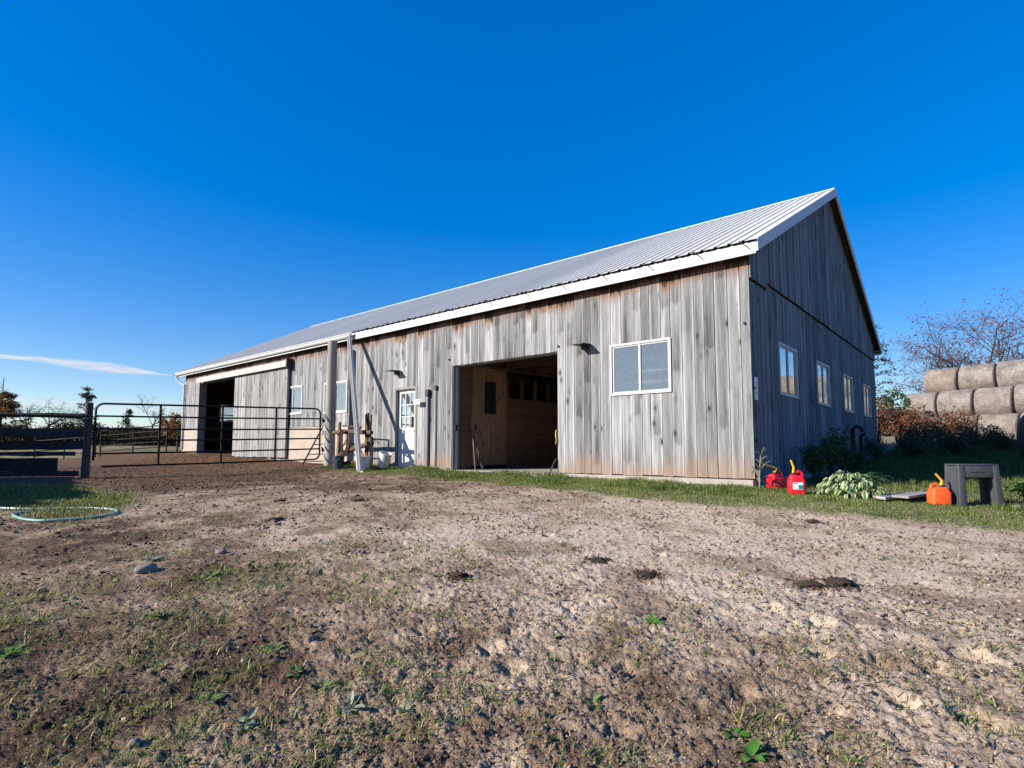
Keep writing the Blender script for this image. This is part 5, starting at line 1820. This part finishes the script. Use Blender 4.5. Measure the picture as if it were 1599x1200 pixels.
# ------------------------------------------------------------------ plants round the barn corner
hl = [leaf_mesh('leaf', 'hosta', .17, .066, d_, f_, 6, .07) for d_, f_ in ((.9, .25), (1.2, .15), (.6, .3), (1.4, .1))]
hst = thing('hosta_plant', 'pale variegated hosta clump drooping before the shaded wall', 'plant', (1.40, -.42, gz(1.4, -.42)))
rnd = random.Random(3)
for i in range(260):
    q = rnd.random() ** .6
    a = rnd.uniform(0, 6.283)
    rr = .36 * q
    zz = .04 + .30 * math.sqrt(max(0, 1 - q * q)) * rnd.uniform(.55, 1.05)
    link_mesh('leaf', hl[rnd.randrange(4)], hst, Matrix.Translation((rr * math.cos(a) * 1.05, rr * math.sin(a) * .8, zz))
              @ Matrix.Rotation(a + rnd.uniform(-.7, .7), 4, 'Z') @ Matrix.Rotation(.15 + q * .7 + rnd.uniform(-.35, .3), 4, 'Y') @ Matrix.Rotation(rnd.uniform(-.6, .6), 4, 'X') @ Matrix.Scale(rnd.uniform(.5, 1.15), 4))
mb = MB()
for i in range(30):
    a = i * 2.4
    mb.tube([(1.40 + .02 * math.cos(a), -.42 + .02 * math.sin(a), gz(1.4, -.42) - .01), (1.40 + .16 * math.cos(a), -.42 + .13 * math.sin(a), gz(1.4, -.42) + .2)], .004, 4, cap=False)
mb.build('stem', M['leaf_green'], hst, kind='stuff')
# drooping strap leaves on its right side
sl = leaf_mesh('leaf', 'hosta', .42, .026, 1.1, .3, 7)
for i in range(26):
    a = rnd.uniform(-.5, 1.2)
    link_mesh('leaf', sl, hst, Matrix.Translation((.18 + rnd.uniform(-.05, .1), rnd.uniform(-.12, .15), .18 + rnd.uniform(0, .12))) @ Matrix.Rotation(a, 4, 'Z') @ Matrix.Rotation(rnd.uniform(-.45, .35), 4, 'Y') @ Matrix.Scale(rnd.uniform(.7, 1.1), 4))

stl = [leaf_mesh('leaf', 'leaf_dusty', .30, .030, d_, .3, 7) for d_ in (.9, 1.3, .6)]
ck = thing('tall_weed', 'tall stalk with arching strap leaves at the near barn corner', 'weed', (.10, -.13, gz(.1, -.13)))
MB().tube([(.10, -.13, gz(.1, -.13) - .02), (.11, -.12, .15), (.13, -.12, .38), (.19, -.12, .52)], [.010, .009, .007, .004], 6).build('stem', M['leaf_dusty'], ck)
for i in range(12):
    link_mesh('leaf', stl[i % 3], ck, Matrix.Translation((.01 + .004 * i, 0, .03 + .05 * i)) @ Matrix.Rotation(i * 2.2, 4, 'Z') @ Matrix.Rotation(rnd.uniform(-.9, -.2), 4, 'Y') @ Matrix.Scale(1.45 - .05 * i, 4))


def leafy(name, label, cat, x, y, h, wd, mat, nleaf, lsize, seed, stems=7, group=None, z0=None, dens_low=.15, stem_mat='bark', straight=.5):
    """many stems from one root with leaf cards through the crown"""
    rnd = random.Random(seed)
    z = gz(x, y) if z0 is None else z0
    t = thing(name, label, cat, (x, y, z), group)
    st_ = MB(); lf = MB()
    tips = []
    for s in range(stems):
        a = rnd.uniform(0, 6.283); r = wd * rnd.uniform(.15, .55)
        hh = h * rnd.uniform(.6, 1.0)
        p = [vec(x + .04 * math.cos(a), y + .04 * math.sin(a), z - .03)]
        for q in (.33, .66, 1.0):
            p.append(vec(x + r * math.cos(a) * q ** (1 + straight) + rnd.uniform(-.04, .04) * wd, y + r * math.sin(a) * q ** (1 + straight) + rnd.uniform(-.04, .04) * wd, z + hh * q))
        st_.tube(p, [.016 * h, .012 * h, .008 * h, .003 * h], 4, cap=False)
        for q in range(4):
            b = p[1].lerp(p[3], rnd.random())
            e = b + vec(rnd.uniform(-1, 1) * wd * .25, rnd.uniform(-1, 1) * wd * .25, rnd.uniform(.05, .25) * h)
            st_.tube([b, e], [.006 * h, .002 * h], 3, cap=False)
            tips.append((b, e))
        tips.append((p[1], p[2])); tips.append((p[2], p[3]))
    for i in range(nleaf):
        b, e = tips[rnd.randrange(len(tips))]
        c = b.lerp(e, rnd.random() ** .7) + vec(rnd.gauss(0, .06) * wd, rnd.gauss(0, .06) * wd, rnd.gauss(0, .05) * h)
        if c.z < z + dens_low * h:
            c.z = z + dens_low * h * rnd.uniform(.6, 2)
        u = vec(rnd.gauss(0, 1), rnd.gauss(0, 1), rnd.gauss(0, .7)).normalized()
        v = u.cross(vec(rnd.gauss(0, 1), rnd.gauss(0, 1), rnd.gauss(0, 1))).normalized()
        s = lsize * rnd.uniform(.6, 1.3)
        lf.add([c - u * s, c - v * s * .42, c + u * s, c + v * s * .42], [(0, 1, 2, 3)])
    st_.build('stem', M[stem_mat], t, kind='stuff')
    lf.build('foliage', M[mat], t, kind='stuff')
    return t


for i, (y, h, lab) in enumerate([(2.3, .85, 'dark weed clump in shade below the first gable window'), (3.5, 1.0, 'dark weed clump in shade between first and second gable windows'),
                                 (4.9, .85, 'dark weed clump in shade below the second gable window'), (6.1, .6, 'low dark weed clump beside the standpipe'), (9.6, .7, 'dark weed clump in shade at the far gable end')]):
    leafy('weed_clump', lab, 'weed', .38, y, h, .7, 'leaf_green', 700, .045, 30 + i, 10, 'weeds along the shaded gable wall')
for i, (x, y, h, wd, lab) in enumerate([(-1.5, 18.9, 1.9, 1.6, 'rusty shrub mostly hidden behind the far barn corner'), (-.75, 18.3, 1.75, 1.5, 'rusty red shrub right behind the far barn corner'), (.0, 18.5, 1.6, 1.4, 'orange red shrub second from the barn, before the bales'),
                                        (.75, 18.5, 1.35, 1.4, 'rusty shrub in the middle of the shrub row'), (1.45, 18.5, 1.25, 1.4, 'thin reddish shrub fourth from the barn'), (2.05, 18.4, 1.3, 1.0, 'twiggy purple shrub nearest the green burdock')]):
    leafy('autumn_shrub', lab, 'shrub', x, y, h, wd, 'leaf_shrub', max(900, 2300 - 300 * i), .055, 50 + i, 14, 'autumn shrubs before the bales', dens_low=.08)
for i, (x, y, h, lab) in enumerate([(.9, 14.2, 1.0, 'rough brown weeds in shade just past the far gable end'), (1.7, 15.0, .9, 'rough weeds in shade before the middle of the shrubs'),
                                    (2.5, 15.8, .8, 'rough weeds in shade left of the black bale standing in for shadow'), (1.1, 11.3, .75, 'rough weeds in shade halfway along the gable yard'),
                                    (2.1, 12.6, .7, 'low rough weeds in shade behind the loose planks'), (3.2, 14.6, .7, 'rough weeds in shade just before the lit burdock')]):
    leafy('weed_clump', lab, 'weed', x, y, h, 1.2, 'leaf_brown', 900, .05, 130 + i, 16, 'rough weeds in the barn shadow', dens_low=.05, straight=.2)
rosette(2.65, 18.3, .55, 12, 'leaf_burdock', 'green burdock with broad leaves below the bales', 7, upright=1.0, group=None, cat='plant', name='burdock_plant')
rosette(3.05, 18.1, .42, 10, 'leaf_burdock', 'smaller yellow green burdock right of the shrubs', 8, upright=.9, group=None, cat='plant', name='burdock_plant')
leafy('clover_clump', 'bright green leafy clump at the right edge behind the stool', 'plant', 3.45, .75, .30, .8, 'leaf_burdock', 900, .035, 71, 9)


# ------------------------------------------------------------------ trees
def tree(name, label, x, y, h, seed, spread=.5, levels=4, leaf=None, nleaf=0, lsize=.1, trunk=.03, forks=3, bare_trunk=.25, bark='bark', upright=.55, group=None, sides=5, cat='tree', stems=1, keepr=.62):
    rnd = random.Random(seed)
    z = gz(x, y) - .1
    t = thing(name, label, cat, (x, y, z), group)
    tr = MB(); br_ = MB(); lf = MB()
    tips = []

    def grow(p, d, ln, r, lev):
        pts = [p]; rs = [r]
        n = 4 if lev < 2 else 3
        for i in range(n):
            d = (d + vec(rnd.gauss(0, .10), rnd.gauss(0, .10), rnd.gauss(.02, .06)) * (1 + .35 * lev)).normalized()
            p = p + d * ln / n
            pts.append(p); rs.append(r * (1 - .5 * (i + 1) / n))
        (tr if lev == 0 else br_).tube(pts, rs, max(3, sides - lev), cap=False)
        if lev >= levels - 2:
            tips.append(pts)
        if lev < levels:
            k = forks + (rnd.random() < .5) + (lev == 0) * 2
            for q in range(k):
                s = rnd.uniform(.35 if lev else bare_trunk + .15, 1.0)
                i = min(n - 1, int(s * n)); b = pts[i].lerp(pts[i + 1], s * n - i)
                az_ = q * 2.4 + rnd.uniform(-.6, .6) + lev
                side = vec(math.cos(az_), math.sin(az_), 0)
                side = (side - d * side.dot(d)).normalized()
                nd = (d * upright + side * spread * rnd.uniform(.7, 1.5) + vec(0, 0, .12)).normalized()
                grow(b, nd, ln * rnd.uniform(.52, .78), rs[min(i + 1, n)] * keepr, lev + 1)

    for s_ in range(stems):
        a = s_ * 2.1 + rnd.uniform(0, 1)
        d0_ = vec(.28 * math.cos(a) * (stems > 1), .28 * math.sin(a) * (stems > 1), 1).normalized()
        grow(vec(x, y, z), d0_, h * .46, h * trunk * .5 * (1 if stems == 1 else .7), 0)
    for i in range(nleaf):
        pts = tips[rnd.randrange(len(tips))]
        k = rnd.randrange(len(pts) - 1)
        c = pts[k].lerp(pts[k + 1], rnd.random()) + vec(rnd.gauss(0, 1), rnd.gauss(0, 1), rnd.gauss(0, 1)) * h * .012
        u = vec(rnd.gauss(0, 1), rnd.gauss(0, 1), rnd.gauss(0, .8)).normalized()
        v = u.cross(vec(rnd.gauss(0, 1), rnd.gauss(0, 1), rnd.gauss(0, 1))).normalized()
        s = lsize * rnd.uniform(.5, 1.3)
        lf.add([c - u * s, c - v * s * .5, c + u * s, c + v * s * .5], [(0, 1, 2, 3)])
    tr.build('trunk', M[bark], t, smooth=True)
    br_.build('branches', M[bark], t, kind='stuff')
    if nleaf:
        lf.build('crown', M[leaf], t, kind='stuff')
    return t


def conifer(name, label, x, y, h, wd, seed, mat, n=1400, lsize=.16, gap=.3, group=None, sparse=.0, bare_top=0.0):
    rnd = random.Random(seed)
    z = gz(x, y) - .1
    t = thing(name, label, 'tree', (x, y, z), group)
    MB().tube([(x, y, z), (x + .05, y, z + h * .5), (x, y, z + h)], [h * .018, h * .012, h * .003], 6).build('trunk', M['bark'], t)
    br_ = MB(); lf = MB()
    for i in range(int(h * 13)):
        s = rnd.uniform(.16, 1 - .02)
        a = rnd.uniform(0, 6.283)
        if rnd.random() < sparse:
            continue
        l = wd * (1 - s) ** .8 * rnd.uniform(.55, 1.2) + .12
        b = vec(x, y, z + h * s)
        e = b + vec(math.cos(a) * l, math.sin(a) * l, rnd.uniform(-.12, .30) * l)
        br_.tube([b, e], [.018, .005], 3, cap=False)
        if s > 1 - bare_top:
            continue
        for q in range(max(3, int(n / (h * 13)))):
            f = rnd.random() ** .6
            c = b.lerp(e, f) + vec(rnd.gauss(0, .09), rnd.gauss(0, .09), rnd.gauss(0, .06)) * (1 + wd * .35)
            u = vec(rnd.gauss(0, 1), rnd.gauss(0, 1), rnd.gauss(.1, .5)).normalized()
            v = u.cross(vec(rnd.gauss(0, 1), rnd.gauss(0, 1), rnd.gauss(0, 1))).normalized()
            s2 = lsize * rnd.uniform(.5, 1.2)
            lf.add([c - u * s2, c - v * s2 * .28, c + u * s2, c + v * s2 * .28], [(0, 1, 2, 3)])
    br_.build('branches', M['bark_far'], t, kind='stuff')
    lf.build('crown', M[mat], t, kind='stuff')
    return t


tree('autumn_tree', 'wide autumn tree with sparse red leaves behind the bales', 2.9, 37.4, 11.0, 5, .85, 5, 'leaf_red', 5600, .07, .042, 3, .12, upright=.62, stems=3, keepr=.72)
tree('autumn_tree', 'smaller twiggy autumn tree left of the wide red one', .75, 35.5, 7.2, 9, .9, 5, 'leaf_red', 700, .06, .040, 3, .12, upright=.55, stems=2, keepr=.72)
conifer('pine_tree', 'thin dark pine half hidden behind the far barn corner', -1.95, 26.4, 6.6, 1.9, 3, 'leaf_pine', 2300, .13, sparse=.35)
leafy('green_shrub', 'green shrub peeping out behind the far barn corner', 'shrub', -.15, 19.2, 2.0, 1.5, 'leaf_green', 900, .09, 91, 9)

conifer('larch_tree', 'orange larch at the left edge of the horizon', -77.2, .6, 7.4, 3.0, 12, 'leaf_orange', 4200, .26, sparse=.12, bare_top=.25)
conifer('pine_tree', 'bushy dark pine standing behind the short gate post', -73.0, 7.0, 6.8, 1.9, 14, 'leaf_pine', 2600, .20, sparse=.45)
gT = 'bare trees along the field edge'
tree('bare_tree', 'bare tree nearest the orange larch', -81.4, 3.7, 6.2, 21, .7, 4, trunk=.05, bark='bark_far', group=gT, sides=4, keepr=.85)
tree('bare_tree', 'bare tree in the middle of the left group of three', -86.5, 5.9, 6.9, 22, .7, 4, trunk=.046, bark='bark_far', group=gT, sides=4, keepr=.85)
tree('bare_tree', 'bare forked tree left of the bushy pine', -82.5, 6.9, 6.4, 23, .8, 4, trunk=.046, bark='bark_far', group=gT, sides=4, keepr=.85, stems=2)
conifer('pine_tree', 'small flat topped tree seen through the gate', -84.5, 14.2, 5.2, 1.6, 24, 'leaf_pine', 1300, .22, sparse=.3)
tree('bare_tree', 'slender bare tree seen above the middle of the gate', -76.4, 14.6, 6.9, 25, .5, 4, trunk=.042, bark='bark_far', group=gT, sides=4, keepr=.85)
tree('bare_tree', 'bare tree next to the far barn corner', -70.0, 15.9, 5.6, 26, .75, 4, trunk=.05, bark='bark_far', group=gT, sides=4, keepr=.85)
tree('autumn_tree', 'brownish orange tree beside the far barn corner', -58.1, 11.2, 3.9, 27, .8, 4, 'leaf_orange', 1500, .2, .03, 3, .1, sides=4, stems=2)

# hedgerow: one mass of brush along the field edge
n = 60000
tt = RNG.uniform(0, 1, n)
hx = -100 + 30 * tt + RNG.normal(0, 1.2, n) + 14 * sst(.0, 1, tt)
hy_ = -14 + 38 * tt + RNG.normal(0, 1.2, n)
top_ = .9 + 2.0 * fbm(tt * 22, tt * 0 + 3, 61, 3)
hz_ = ground_z(hx, hy_) + RNG.uniform(0, 1, n) ** .8 * top_
u = RNG.normal(0, 1, (n, 3)); u /= np.linalg.norm(u, axis=1)[:, None]
v = np.cross(u, RNG.normal(0, 1, (n, 3))); v /= np.linalg.norm(v, axis=1)[:, None]
s = RNG.uniform(.08, .2, n)[:, None]
c = np.stack([hx, hy_, hz_], 1)
V = np.stack([c - u * s, c - v * s * .45, c + u * s, c + v * s * .45], 1).reshape(-1, 3)
mesh_np('hedgerow', V, np.arange(n * 4).reshape(-1, 4), M['brush'], kind='stuff')

# second mass of brush on the skyline north of the barn
n = 30000
tt = RNG.uniform(0, 1, n)
hx = -70 + 125 * tt + RNG.normal(0, 1.2, n)
hy_ = 96 - 20 * tt + RNG.normal(0, 1.5, n)
top_ = 2.0 + 3.4 * fbm(tt * 30, tt * 0 + 9, 67, 3)
hz_ = ground_z(hx, hy_) + RNG.uniform(0, 1, n) ** .8 * top_
u = RNG.normal(0, 1, (n, 3)); u /= np.linalg.norm(u, axis=1)[:, None]
v = np.cross(u, RNG.normal(0, 1, (n, 3))); v /= np.linalg.norm(v, axis=1)[:, None]
s = RNG.uniform(.18, .42, n)[:, None]
c = np.stack([hx, hy_, hz_], 1)
V = np.stack([c - u * s, c - v * s * .45, c + u * s, c + v * s * .45], 1).reshape(-1, 3)
mesh_np('hedgerow', V, np.arange(n * 4).reshape(-1, 4), M['brush'], kind='stuff')

# wooded rise to the east (mirrored in the gable windows)
gx, gy = np.meshgrid(np.linspace(52, 190, 90), np.linspace(-150, 150, 150), indexing='ij')
prof_ = sst(52, 75, gx) * sst(150, 110, np.abs(gy))
hz_ = -.6 + prof_ * (7.2 + 7 * sst(75, 180, gx) + 3.4 * fbm(gx * .16, gy * .16, 63, 4) + 1.2 * (fbm(gx * .9, gy * .9, 64, 2) - .5))
nx, ny = gx.shape
i = np.arange(nx - 1)[:, None] * ny; j = np.arange(ny - 1)[None]
F = np.stack([i + j, i + ny + j, i + ny + j + 1, i + j + 1], -1).reshape(-1, 4)
mesh_np('hills', np.stack([gx.ravel(), gy.ravel(), hz_.ravel()], 1), F, M['hill'], kind='structure')
